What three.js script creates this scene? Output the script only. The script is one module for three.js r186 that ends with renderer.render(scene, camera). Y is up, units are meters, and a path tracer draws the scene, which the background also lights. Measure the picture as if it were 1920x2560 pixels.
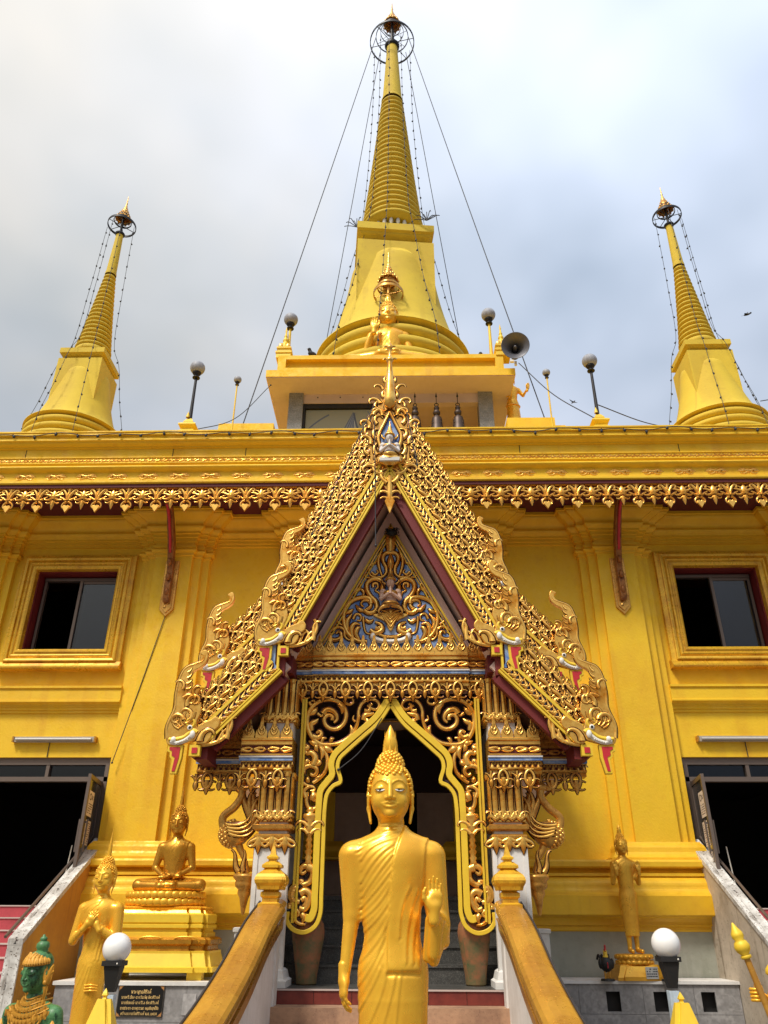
import * as THREE from 'three';
import { mergeGeometries, toCreasedNormals } from 'three/addons/utils/BufferGeometryUtils.js';
// ---------------------------------------------------------------- camera, sky, sun, exposure
const D2R = Math.PI / 180, PI = Math.PI, V3 = (x, y, z) => new THREE.Vector3(x, y, z);
const scene = new THREE.Scene();
const camera = new THREE.PerspectiveCamera(66.98, 0.75, 0.1, 400);
camera.position.set(0.18, 1.6, 0);
{
  const p = 28 * D2R, w = 1.5 * D2R;
  camera.lookAt(0.18 - Math.sin(w) * Math.cos(p), 1.6 + Math.sin(p), -Math.cos(w) * Math.cos(p));
  camera.rotateZ(0.25 * D2R);
}
camera.updateMatrixWorld(true);
const EXPOSURE = 1.92;
const sunDir = V3(-0.34, 0.80, 0.49).normalize();
const SKY_GAIN = .86;
// hash noise
function h3(i, j, k) { let n = (i * 374761393 + j * 668265263 + k * 2147483647) | 0; n = Math.imul(n ^ (n >>> 13), 1274126177); n ^= n >>> 16; return (n >>> 0) / 4294967295; }
function noise3(x, y, z) {
  const i = Math.floor(x), j = Math.floor(y), k = Math.floor(z); let u = x - i, v = y - j, w = z - k;
  u = u * u * (3 - 2 * u); v = v * v * (3 - 2 * v); w = w * w * (3 - 2 * w);
  const L = (a, b, t) => a + (b - a) * t;
  return L(L(L(h3(i, j, k), h3(i + 1, j, k), u), L(h3(i, j + 1, k), h3(i + 1, j + 1, k), u), v), L(L(h3(i, j, k + 1), h3(i + 1, j, k + 1), u), L(h3(i, j + 1, k + 1), h3(i + 1, j + 1, k + 1), u), v), w);
}
function fbm(x, y, z, o = 4) { let s = 0, a = .5, t = 0; for (let i = 0; i < o; i++) { s += a * noise3(x, y, z); t += a; a *= .5; x = x * 2.03 + 7.1; y = y * 2.03 + 3.7; z = z * 2.03 + 1.3; } return s / t; }
const sst = (a, b, t) => { t = Math.min(1, Math.max(0, (t - a) / (b - a))); return t * t * (3 - 2 * t); };
const mix = (a, b, t) => a + (b - a) * t;
let seed = 12345; function rnd() { seed = (Math.imul(seed, 1664525) + 1013904223) >>> 0; return seed / 4294967296; }
{
  const W = 768, H = 384, d = new Float32Array(W * H * 4);
  for (let r = 0; r < H; r++) for (let c = 0; c < W; c++) {
    const az = ((c + .5) / W - .5) * 2 * PI, el = ((r + .5) / H - .5) * PI, y = Math.sin(el), x = Math.cos(el) * Math.cos(az), z = Math.cos(el) * Math.sin(az);
    const sd = x * sunDir.x + y * sunDir.y + z * sunDir.z;
    // thick cloud layer seen in perspective
    const q = 1 / (Math.max(y, 0) + .28), n = fbm(x * q * 1.5 + 5.2, y * .7, z * q * 1.5 + 1.7, 5), n2 = fbm(x * q * 3.6 + 2.2, 4.1, z * q * 3.6 + 9.7, 4);
    // warm pale cloud towards the sun's side, blue-grey cloud away from it
    let t = sst(-.35, .62, -x * .95 + z * .35 + (n - .5) * 1.3 + .06);
    let R = mix(.415, .47, t), G = mix(.475, .458, t), B = mix(.58, .425, t);
    const n3 = fbm(x * q * 9 + 1.2, 2.6, z * q * 9 + 3.7, 3), v = (n2 - .5) * .62 + (n - .5) * .3 + (n3 - .5) * .24, m = 1 + v * (1 - .6 * t); R *= m * (1 + v * .3); G *= m * (1 + v * .12); B *= m;
    const up = .12 + 1.2 * Math.max(0, y), glow = .6 * Math.pow(Math.max(0, sd), 6) + .9 * Math.pow(Math.max(0, sd), 24);
    const hz = 0;
    R = R * up + hz + glow * .95; G = G * up + hz + glow * .92; B = B * up + hz * .95 + glow * .84;
    if (y < 0) { const k = Math.max(.25, 1 + y * 6); R = mix(.2, R, k); G = mix(.19, G, k); B = mix(.17, B, k); }
    const o = (r * W + c) * 4; d[o] = R * SKY_GAIN; d[o + 1] = G * SKY_GAIN; d[o + 2] = B * SKY_GAIN; d[o + 3] = 1;
  }
  const sky = new THREE.DataTexture(d, W, H, THREE.RGBAFormat, THREE.FloatType);
  sky.mapping = THREE.EquirectangularReflectionMapping; sky.magFilter = sky.minFilter = THREE.LinearFilter; sky.needsUpdate = true;
  scene.background = sky; scene.environment = sky;
}
const sun = new THREE.DirectionalLight(new THREE.Color().setRGB(1, .94, .84), 1.5);
sun.position.copy(sunDir).multiplyScalar(60).add(V3(0, 8, -14)); sun.target.position.set(0, 8, -14); scene.add(sun, sun.target);
sun.castShadow = true; sun.shadow.mapSize.set(4096, 4096); sun.shadow.radius = 20; sun.shadow.bias = -0.0005;
Object.assign(sun.shadow.camera, { left: -24, right: 24, top: 34, bottom: -24, near: 1, far: 140 });
// ---------------------------------------------------------------- helpers
const used = {};
function numbered(n) { const c = used[n] = (used[n] ?? -1) + 1; return c ? n + '_' + String(c).padStart(3, '0') : n; }
function thing(name, label, category, pos = [0, 0, 0], turn = 0, group) {
  const o = new THREE.Group(); o.name = numbered(name); o.position.set(...pos); o.rotation.y = turn; scene.add(o);
  o.userData = { label, category }; if (group) o.userData.group = group; return o;
}
function shade(m) { m.castShadow = true; m.receiveShadow = true; return m; }
// box-projected uv in metres for every vertex of a geometry that needs them
function uvBox(g) {
  if (!g.attributes.normal) g.computeVertexNormals();
  const p = g.attributes.position, n = g.attributes.normal, uv = new Float32Array(p.count * 2);
  for (let i = 0; i < p.count; i++) {
    const ax = Math.abs(n.getX(i)), ay = Math.abs(n.getY(i)), az = Math.abs(n.getZ(i));
    if (az >= ax && az >= ay) { uv[2 * i] = p.getX(i); uv[2 * i + 1] = p.getY(i); }
    else if (ax >= ay) { uv[2 * i] = p.getZ(i); uv[2 * i + 1] = p.getY(i); }
    else { uv[2 * i] = p.getX(i); uv[2 * i + 1] = p.getZ(i); }
  }
  g.setAttribute('uv', new THREE.BufferAttribute(uv, 2)); return g;
}
function tint(g, c) { const n = g.attributes.position.count, a = new Float32Array(n * 3); for (let i = 0; i < n; i++) a.set(c, i * 3); g.setAttribute('color', new THREE.BufferAttribute(a, 3)); return g; }
const RIM = [.055, .022, .06], DK = [.05, .025, .1];                     // dark painted outlines and grounds of the carved work
function join(list) {
  list = list.flat(9); const cl = list.some(g => g.attributes.color);
  list = list.map(g => { if (g.index) g = g.toNonIndexed(); for (const k of Object.keys(g.attributes)) if (k !== 'position' && k !== 'normal' && !(cl && k === 'color')) g.deleteAttribute(k); if (!g.attributes.normal) g.computeVertexNormals(); if (cl && !g.attributes.color) tint(g, [1, 1, 1]); return g; });
  return list.length === 1 ? list[0] : mergeGeometries(list);
}
function geo(list) { return uvBox(join([list])); }
function part(name, list, mat, parent, o = {}) {
  const g = list.isBufferGeometry && list.userData.done ? list : geo(list); g.userData.done = true;
  if (mat.vertexColors && !g.attributes.color) tint(g, [1, 1, 1]);
  const m = shade(new THREE.Mesh(g, mat)); m.name = name;
  if (o.pos) m.position.set(...o.pos); if (o.rot) m.rotation.set(...o.rot); if (o.scale) Array.isArray(o.scale) ? m.scale.set(...o.scale) : m.scale.setScalar(o.scale);
  if (o.label) m.userData.label = o.label; if (o.stuff) m.userData.kind = 'stuff';
  parent.add(m); return m;
}
function solo(name, list, mat, label, category, o = {}) {   // a thing that is one mesh
  const m = part(numbered(name), list, mat, scene, o); m.userData.label = label; if (category) m.userData.category = category;
  if (o.group) m.userData.group = o.group; if (o.kind) { m.userData.kind = o.kind; } return m;
}
const T = (g, x = 0, y = 0, z = 0) => g.translate(x, y, z);
const done = l => { const g = geo(l); g.userData.done = true; return g; };
function box(x0, x1, y0, y1, z0, z1) { return new THREE.BoxGeometry(Math.abs(x1 - x0), Math.abs(y1 - y0), Math.abs(z1 - z0)).translate((x0 + x1) / 2, (y0 + y1) / 2, (z0 + z1) / 2); }
const cyl = (r0, r1, h, x = 0, y = 0, z = 0, n = 16) => new THREE.CylinderGeometry(r1, r0, h, n).translate(x, y + h / 2, z);
const sph = (r, x = 0, y = 0, z = 0, n = 16, sx = 1, sy = 1, sz = 1) => new THREE.SphereGeometry(r, n, Math.max(6, n * .7 | 0)).scale(sx, sy, sz).translate(x, y, z);
const lathe = (pts, n = 40) => new THREE.LatheGeometry(pts.map(p => new THREE.Vector2(p[0], p[1])), n);
function bar(a, b, r0, r1 = r0, n = 8) {
  const A = V3(...a), B = V3(...b), d = B.clone().sub(A), g = new THREE.CylinderGeometry(r1, r0, d.length(), n).translate(0, d.length() / 2, 0);
  return g.applyQuaternion(new THREE.Quaternion().setFromUnitVectors(V3(0, 1, 0), d.normalize())).translate(A.x, A.y, A.z);
}
function tube(pts, r, n = 24, k = 6, closed = false) { return new THREE.TubeGeometry(new THREE.CatmullRomCurve3(pts.map(p => V3(...p)), closed), n, r, k, closed); }
function tris(arr) { const g = new THREE.BufferGeometry(); g.setAttribute('position', new THREE.Float32BufferAttribute(arr, 3)); g.computeVertexNormals(); return g; }
function quad(out, a, b, c, d) { out.push(...a, ...b, ...c, ...a, ...c, ...d); }
// prism of a profile in (z, y) along x
function mould(prof, x0, x1, zb = 0) {
  const s = new THREE.Shape(); prof.forEach((p, i) => i ? s.lineTo(p[0], p[1]) : s.moveTo(p[0], p[1]));
  const g = new THREE.ExtrudeGeometry(s, { depth: x1 - x0, bevelEnabled: false }); // shape x->z, y->y, depth->x
  const m = new THREE.Matrix4().makeBasis(V3(0, 0, 1), V3(0, 1, 0), V3(1, 0, 0)); g.applyMatrix4(m); g.translate(x0, 0, zb);
  const p = g.attributes.position; // basis is left-handed: flip winding
  for (let i = 0; i < p.count; i += 3) for (const k of ['position', 'normal', 'uv']) { const a = g.attributes[k]; if (!a) continue; const n = a.itemSize; for (let c = 0; c < n; c++) { const t = a.array[(i + 1) * n + c]; a.array[(i + 1) * n + c] = a.array[(i + 2) * n + c]; a.array[(i + 2) * n + c] = t; } }
  g.computeVertexNormals(); return g;
}
// profile [[offset, y] ...] swept round a rectangle with mitred corners; capped
function mouldRect(prof, x0, x1, z0, z1, cap = true) {
  const o = [], C = ([f, y]) => [[x0 - f, y, z1 + f], [x1 + f, y, z1 + f], [x1 + f, y, z0 - f], [x0 - f, y, z0 - f]];
  for (let i = 0; i + 1 < prof.length; i++) { const a = C(prof[i]), b = C(prof[i + 1]); for (let k = 0; k < 4; k++) { const n = (k + 1) % 4; quad(o, a[k], a[n], b[n], b[k]); } }
  if (cap) { const a = C(prof[0]), b = C(prof[prof.length - 1]); quad(o, a[3], a[2], a[1], a[0]); quad(o, b[0], b[1], b[2], b[3]); }
  return tris(o);
}
// smooth curve through moulding points: cyma(a, b, bulge) adds points from a to b
function cyma(a, b, s = 1, n = 7) { const r = []; for (let i = 0; i <= n; i++) { const t = i / n, e = s > 0 ? t - Math.sin(2 * PI * t) / (2 * PI) * .9 : t + Math.sin(2 * PI * t) / (2 * PI) * .9; r.push([mix(a[0], b[0], e), mix(a[1], b[1], t)]); } return r; }
function arcp(a, b, bul, n = 6) { const r = []; for (let i = 0; i <= n; i++) { const t = i / n, k = Math.sin(PI * t) * bul; r.push([mix(a[0], b[0], t) + k, mix(a[1], b[1], t)]); } return r; }
function extr(pts, depth, bev = 0, o = {}) {
  const s = pts.getPoints ? pts : new THREE.Shape(pts.map(p => new THREE.Vector2(p[0], p[1])));
  return new THREE.ExtrudeGeometry(s, { depth, bevelEnabled: bev > 0, bevelSize: bev * .7, bevelThickness: bev, bevelSegments: 2, curveSegments: o.seg || 8 });
}
function spl(pts, n = 60, closed = true) { return new THREE.CatmullRomCurve3(pts.map(p => V3(p[0], p[1], 0)), closed, 'centripetal').getPoints(n).map(p => [p.x, p.y]).slice(0, closed ? -1 : undefined); }
// -------- carved ornament: a raised ribbon that follows a curve of changing curvature (facing +z)
function curl(x, y, deg, len, k0, k1, w0, w1, o = {}) {
  const n = o.n || 12, m = o.m || 4, ds = len / n, pw = o.p || 1.6, P = []; let a = deg * D2R;
  for (let i = 0; i <= n; i++) { const t = i / n, w = Math.max(.0012, mix(w0, w1, t) + (o.b || 0) * Math.sin(PI * Math.min(1, t * 1.05))); P.push([x, y, a, w]); a += (k0 + (k1 - k0) * Math.pow(t, pw)) * ds; x += Math.cos(a) * ds; y += Math.sin(a) * ds; }
  return ribbon(P, o.h || .9, m, o.z || 0, o.zt || 0);
}
function ribbon(P, hr, m, z0, zt) {
  const pos = [], col = [], n = P.length, idx = [], M1 = m + 1;
  P.forEach(([x, y, a, w], i) => { for (let j = 0; j <= m; j++) { const c = Math.cos(PI * j / m), s = Math.sin(PI * j / m); pos.push(x + Math.sin(a) * c * w, y - Math.cos(a) * c * w, z0 + zt * i / n + s * w * hr); col.push(1, 1, 1); } });
  for (let i = 0; i + 1 < n; i++) for (let j = 0; j < m; j++) { const b = i * M1 + j, c = b + M1; idx.push(b, c, b + 1, c, c + 1, b + 1); }
  const o = pos.length / 3;                                            // dark outline on both sides
  P.forEach(([x, y, a, w], i) => { for (const [f, dz] of [[1, .0], [1, -.01], [-1, -.01], [-1, 0]]) { const q = f * (w * (dz ? 1.18 : .985) + (dz ? .0075 : 0)); pos.push(x + Math.sin(a) * q, y - Math.cos(a) * q, z0 + zt * i / n + dz * (dz ? 1 : 1) + (dz ? .006 : .0005)); col.push(...RIM); } });
  for (let i = 0; i + 1 < n; i++) for (const j of [0, 2]) { const b = o + i * 4 + j, c = b + 4; idx.push(b, b + 1, c, c, b + 1, c + 1); }
  const g = new THREE.BufferGeometry(); g.setAttribute('position', new THREE.Float32BufferAttribute(pos, 3)); g.setAttribute('color', new THREE.Float32BufferAttribute(col, 3)); g.setIndex(idx); g.computeVertexNormals(); return g;
}
function mir(g) { // mirror in x, keeping faces outward
  g = (g.index ? g.toNonIndexed() : g.clone()); g.scale(-1, 1, 1); const p = g.attributes.position.array;
  for (let i = 0; i < p.length; i += 9) for (let c = 0; c < 3; c++) { const t = p[i + 3 + c]; p[i + 3 + c] = p[i + 6 + c]; p[i + 6 + c] = t; }
  for (const kk of ['normal', 'color']) if (g.attributes[kk]) { const a = g.attributes[kk].array; for (let i = 0; i < a.length; i += 9) for (let c = 0; c < 3; c++) { const t = a[i + 3 + c]; a[i + 3 + c] = a[i + 6 + c]; a[i + 6 + c] = t; } }
  return g;
}
const both = l => { const g = join([l]); return join([g, mir(g)]); };
const C = a => curl(...a);                                            // list form
const dot = (x, y, r, z = 0) => sph(r, x, y, z, 8, 1, 1, .8);
// polyline ribbon through points with width
function strip2(pts, w0, w1, hr = .8, n = 24, closed = false, z = 0, b = 0) {
  const c = new THREE.CatmullRomCurve3(pts.map(p => V3(p[0], p[1], 0)), closed, 'centripetal'), P = [];
  for (let i = 0; i <= n; i++) { const p = c.getPoint(i / n), t = c.getTangent(i / n); P.push([p.x, p.y, Math.atan2(t.y, t.x), Math.max(.002, mix(w0, w1, i / n) + b * Math.sin(PI * i / n))]); }
  return ribbon(P, hr, 4, z, 0);
}
// ---------------------------------------------------------------- materials
function tex(size, metres, fn, srgb = true) { // tiling texture; fn(u, v) -> [r, g, b] in 0..1 (linear when !srgb)
  const d = new Uint8Array(size * size * 4);
  for (let j = 0; j < size; j++) for (let i = 0; i < size; i++) { const c = fn(i / size, j / size), o = (j * size + i) * 4; for (let k = 0; k < 3; k++) d[o + k] = Math.max(0, Math.min(255, c[k] * 255)); d[o + 3] = 255; }
  const t = new THREE.DataTexture(d, size, size); t.wrapS = t.wrapT = THREE.RepeatWrapping; t.magFilter = THREE.LinearFilter; t.minFilter = THREE.LinearMipmapLinearFilter; t.generateMipmaps = true;
  t.repeat.set(1 / metres, 1 / metres); if (srgb) t.colorSpace = THREE.SRGBColorSpace; t.needsUpdate = true; return t;
}
// tileable value noise: lattice of period f
function pn(u, v, f, s) {
  u = (u - Math.floor(u)) * f; v = (v - Math.floor(v)) * f; const i = Math.floor(u), j = Math.floor(v); u -= i; v -= j; u = u * u * (3 - 2 * u); v = v * v * (3 - 2 * v);
  const i1 = (i + 1) % f, j1 = (j + 1) % f, a = h3(i, j, s), b = h3(i1, j, s), c = h3(i, j1, s), d = h3(i1, j1, s);
  return a + (b - a) * u + (c - a) * v + (a - b - c + d) * u * v;
}
function tn(u, v, f, s, o = 4) { let r = 0, a = .5, t = 0; f = Math.round(f); for (let k = 0; k < o; k++) { r += a * pn(u, v, f, s + k * 17); t += a; a *= .5; f *= 2; } return r / t; }
function tn2(u, v, f, g, s) { let r = 0; for (const [k, a] of [[1, .6], [2, .4]]) { const U = u * f * k, i = Math.floor(U), w = U - i; const V = v * g * k, j = Math.floor(V), y = V - j, F = f * k, G = g * k; const q = (p, m) => h3(p % F, m % G, s + k); const e = w * w * (3 - 2 * w), z = y * y * (3 - 2 * y); r += a * mix(mix(q(i, j), q(i + 1, j), e), mix(q(i, j + 1), q(i + 1, j + 1), e), z); } return r; }
const sr = x => x <= .0031308 ? x * 12.92 : 1.055 * Math.pow(x, 1 / 2.4) - .055;
const bumpFine = tex(512, 1.3, (u, v) => { const n = tn(u, v, 46, 3, 3) * .55 + tn(u, v, 7, 9, 3) * .45; return [n, n, n]; }, false);
const roughTex = tex(512, 1.7, (u, v) => { const n = .62 + .5 * (tn(u, v, 9, 21, 4) - .5) + .3 * (tn(u, v, 50, 5, 2) - .5); return [n, n, n]; }, false);
// mottled paint: base colour (linear) with patches of a second tone and vertical rain streaks
function paintTex(size, m, base, alt, amt, streak, seedv, specks = 0) {
  return tex(size, m, (u, v) => {
    let t = sst(.42, .72, tn(u, v, 4, seedv, 5)) * amt + (tn(u, v, 30, seedv + 4, 3) - .5) * amt * .9;
    t += streak * sst(.56, .75, tn2(u, v, 26, 2, seedv + 8)) * sst(.35, .7, tn(u, v, 3, seedv + 11, 3));
    if (specks) t += specks * sst(.74, .8, tn(u, v, 60, seedv + 15, 2));
    return [0, 1, 2].map(k => sr(Math.max(0, mix(base[k], alt[k], t))));
  });
}
const std = (o) => new THREE.MeshStandardMaterial(o);
const rgb = (r, g, b) => new THREE.Color().setRGB(r, g, b);
const M = {};
M.wall = std({ map: paintTex(768, 5.3, [.85, .53, .018], [.74, .40, .015], .5, .4, 2, .25), roughness: 1, metalness: .08, roughnessMap: roughTex, bumpMap: bumpFine, bumpScale: .004 });
M.stupa = std({ map: paintTex(768, 6.1, [.70, .50, .038], [.60, .41, .035], .7, .8, 31, .4), roughness: .8, metalness: 0, bumpMap: bumpFine, bumpScale: .004 });
M.trim = std({ map: paintTex(512, 2.1, [.84, .51, .018], [.74, .40, .016], .5, .2, 14, .1), roughness: .9, metalness: .15, roughnessMap: roughTex, bumpMap: bumpFine, bumpScale: .002 });
M.frame = std({ map: paintTex(512, 1.7, [.80, .46, .03], [.55, .26, .02], .8, .3, 17, .4), roughness: .5, metalness: .25, roughnessMap: roughTex });
M.plinth = std({ map: paintTex(512, 3.3, [.83, .49, .017], [.70, .37, .015], .6, .35, 44, .2), roughness: .85, metalness: .15, roughnessMap: roughTex, bumpMap: bumpFine, bumpScale: .003 });
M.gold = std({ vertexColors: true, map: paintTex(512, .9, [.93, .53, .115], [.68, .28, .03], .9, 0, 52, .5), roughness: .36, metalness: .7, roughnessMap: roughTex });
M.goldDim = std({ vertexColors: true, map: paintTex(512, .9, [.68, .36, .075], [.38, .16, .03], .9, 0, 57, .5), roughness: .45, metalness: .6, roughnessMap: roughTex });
M.statue = std({ map: paintTex(512, 1.4, [.92, .50, .04], [.84, .38, .026], .6, .2, 63, .15), roughness: .42, metalness: .4, roughnessMap: roughTex });
M.carved = std({ map: paintTex(256, .4, [.34, .13, .03], [.16, .05, .015], .9, 0, 70, .4), roughness: .5, metalness: .4 });
M.gold2 = std({ map: paintTex(512, 1.4, [.80, .43, .04], [.64, .30, .025], .6, .1, 68, .2), roughness: .55, metalness: .5, roughnessMap: roughTex });
M.bronze = std({ map: paintTex(512, 1.4, [.60, .29, .028], [.40, .16, .018], .6, 0, 66, .25), roughness: .4, metalness: .65, roughnessMap: roughTex });
M.maroon = std({ color: rgb(.16, .012, .012), roughness: .6, bumpMap: bumpFine, bumpScale: .002 });
M.maroonDark = std({ color: rgb(.10, .008, .01), roughness: .7 });
M.red = std({ map: paintTex(256, .5, [.55, .02, .03], [.35, .015, .02], .6, 0, 71), roughness: .5 });
M.pink = std({ map: paintTex(512, 3, [.86, .64, .55], [.74, .53, .45], .5, .2, 74, .1), roughness: .8 });
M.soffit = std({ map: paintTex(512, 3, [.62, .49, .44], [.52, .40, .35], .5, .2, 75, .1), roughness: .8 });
M.blue = std({ map: paintTex(256, .6, [.11, .22, .54], [.34, .46, .70], .9, 0, 78, .3), roughness: .6 });
M.white = std({ map: paintTex(512, 2, [.74, .72, .69], [.55, .52, .47], .5, .4, 81, .2), roughness: .7, bumpMap: bumpFine, bumpScale: .002 });
M.ivory = std({ color: rgb(.8, .76, .68), roughness: .45 });
M.black = std({ color: rgb(.012, .011, .011), roughness: .6 });
M.iron = std({ color: rgb(.02, .018, .02), roughness: .5, metalness: .4 });
M.backing = std({ color: rgb(.035, .014, .012), roughness: .8 });
M.brown = std({ map: paintTex(512, 2, [.42, .29, .22], [.32, .21, .155], .6, .2, 86), roughness: .75 });
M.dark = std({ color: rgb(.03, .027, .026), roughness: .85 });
M.alu = std({ color: rgb(.19, .145, .12), roughness: .45, metalness: .6 });
M.glass = new THREE.MeshPhysicalMaterial({ color: rgb(.55, .6, .68), roughness: .08, transmission: 1, thickness: 0, ior: 1.6 });
M.globe = new THREE.MeshPhysicalMaterial({ color: rgb(.86, .85, .83), roughness: .25, clearcoat: .5, clearcoatRoughness: .2 });
M.globeOld = std({ map: paintTex(256, .3, [.36, .37, .41], [.24, .24, .27], .8, 0, 90, .3), roughness: .55 });
M.conc = std({ map: paintTex(512, 2.2, [.40, .40, .34], [.30, .31, .25], .6, .4, 93, .2), roughness: .85, bumpMap: bumpFine, bumpScale: .003 });
M.cream = std({ map: paintTex(512, 2.2, [.55, .47, .37], [.33, .27, .20], .7, .9, 97, .5), roughness: .85, bumpMap: bumpFine, bumpScale: .003 });
M.orangeWall = std({ map: paintTex(512, 2.2, [.62, .32, .05], [.50, .24, .05], .6, .5, 101, .3), roughness: .7, bumpMap: bumpFine, bumpScale: .003 });
M.capWhite = std({ map: paintTex(512, 1.1, [.70, .68, .64], [.22, .19, .16], .55, .5, 104, .9), roughness: .85, bumpMap: bumpFine, bumpScale: .004 });
M.marble = std({ map: tex(512, 1.6, (u, v) => { const w = tn(u, v, 5, 108, 5), k = Math.abs(tn(u + w * .3, v + w * .2, 6, 113, 4) - .5) * 2; const t = sst(0, .16, k), g = mix(.34, .27, t) + (tn(u, v, 40, 117, 3) - .5) * .16; return [sr(g), sr(g * .96), sr(g * .95)]; }), roughness: .45 });
M.granite = std({ map: tex(512, .7, (u, v) => { const g = .22 + (tn(u, v, 90, 121, 2) - .5) * .35 + (tn(u, v, 8, 124, 3) - .5) * .12; return [sr(g), sr(g), sr(g * .98)]; }), roughness: .5 });
M.stepDark = std({ map: tex(512, .7, (u, v) => { const g = .05 + Math.max(0, tn(u, v, 90, 131, 2) - .5) * .22 + (tn(u, v, 6, 134, 3) - .5) * .04; return [sr(g * 1.05), sr(g), sr(g * .9)]; }), roughness: .5 });
M.stepTan = std({ map: paintTex(512, .9, [.42, .25, .15], [.28, .16, .10], .8, 0, 137, .5), roughness: .75, bumpMap: bumpFine, bumpScale: .003 });
M.tileRed = std({ map: paintTex(512, .9, [.20, .035, .025], [.13, .022, .018], .7, 0, 141, .2), roughness: .38 });
M.stepRed = std({ map: paintTex(512, 1.2, [.44, .055, .07], [.32, .04, .05], .7, .2, 144, .3), roughness: .55 });
M.grout = std({ color: rgb(.52, .42, .38), roughness: .9 });
M.clay = std({ map: paintTex(512, .8, [.33, .13, .055], [.16, .12, .05], 1.0, .3, 149, .4), roughness: .5 });
M.ground = std({ map: paintTex(512, 3, [.17, .15, .13], [.12, .11, .1], .6, 0, 153, .4), roughness: .9 });
M.green = std({ map: paintTex(512, .35, [.075, .21, .075], [.012, .06, .018], 1.1, .2, 157, .3), roughness: .42 });
M.ochre = std({ map: paintTex(512, .5, [.62, .30, .03], [.42, .18, .02], .8, 0, 161, .3), roughness: .5, metalness: .15 });
M.rail = std({ map: paintTex(512, 1.6, [.56, .29, .042], [.42, .19, .03], .7, .2, 165, .3), roughness: .5, metalness: .2, roughnessMap: roughTex });
M.railDark = std({ map: paintTex(512, 1.2, [.40, .19, .03], [.28, .12, .02], .7, .2, 166, .3), roughness: .5, metalness: .2, roughnessMap: roughTex });
M.yellow = std({ map: paintTex(512, 1.6, [.84, .57, .035], [.70, .43, .03], .5, .1, 168, .1), roughness: .5, metalness: .12 });
M.bell = std({ color: rgb(.10, .075, .065), roughness: .5, metalness: .7 });
M.paleBlue = std({ map: paintTex(256, .5, [.50, .60, .70], [.42, .48, .52], .7, .4, 171, .5), roughness: .6 });
M.skin = std({ color: rgb(.62, .40, .30), roughness: .6 });
M.paper = std({ color: rgb(.6, .57, .55), roughness: .9 });
M.horn = std({ color: rgb(.12, .12, .14), roughness: .45, metalness: .3 });
M.feather = std({ color: rgb(.03, .03, .035), roughness: .6 });
M.wire = std({ color: rgb(.03, .03, .035), roughness: .6 });
// ---------------------------------------------------------------- ground
solo('ground', new THREE.PlaneGeometry(400, 400).rotateX(-PI / 2), M.ground, 'grey paving around the temple', null, { kind: 'structure' });
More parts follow.
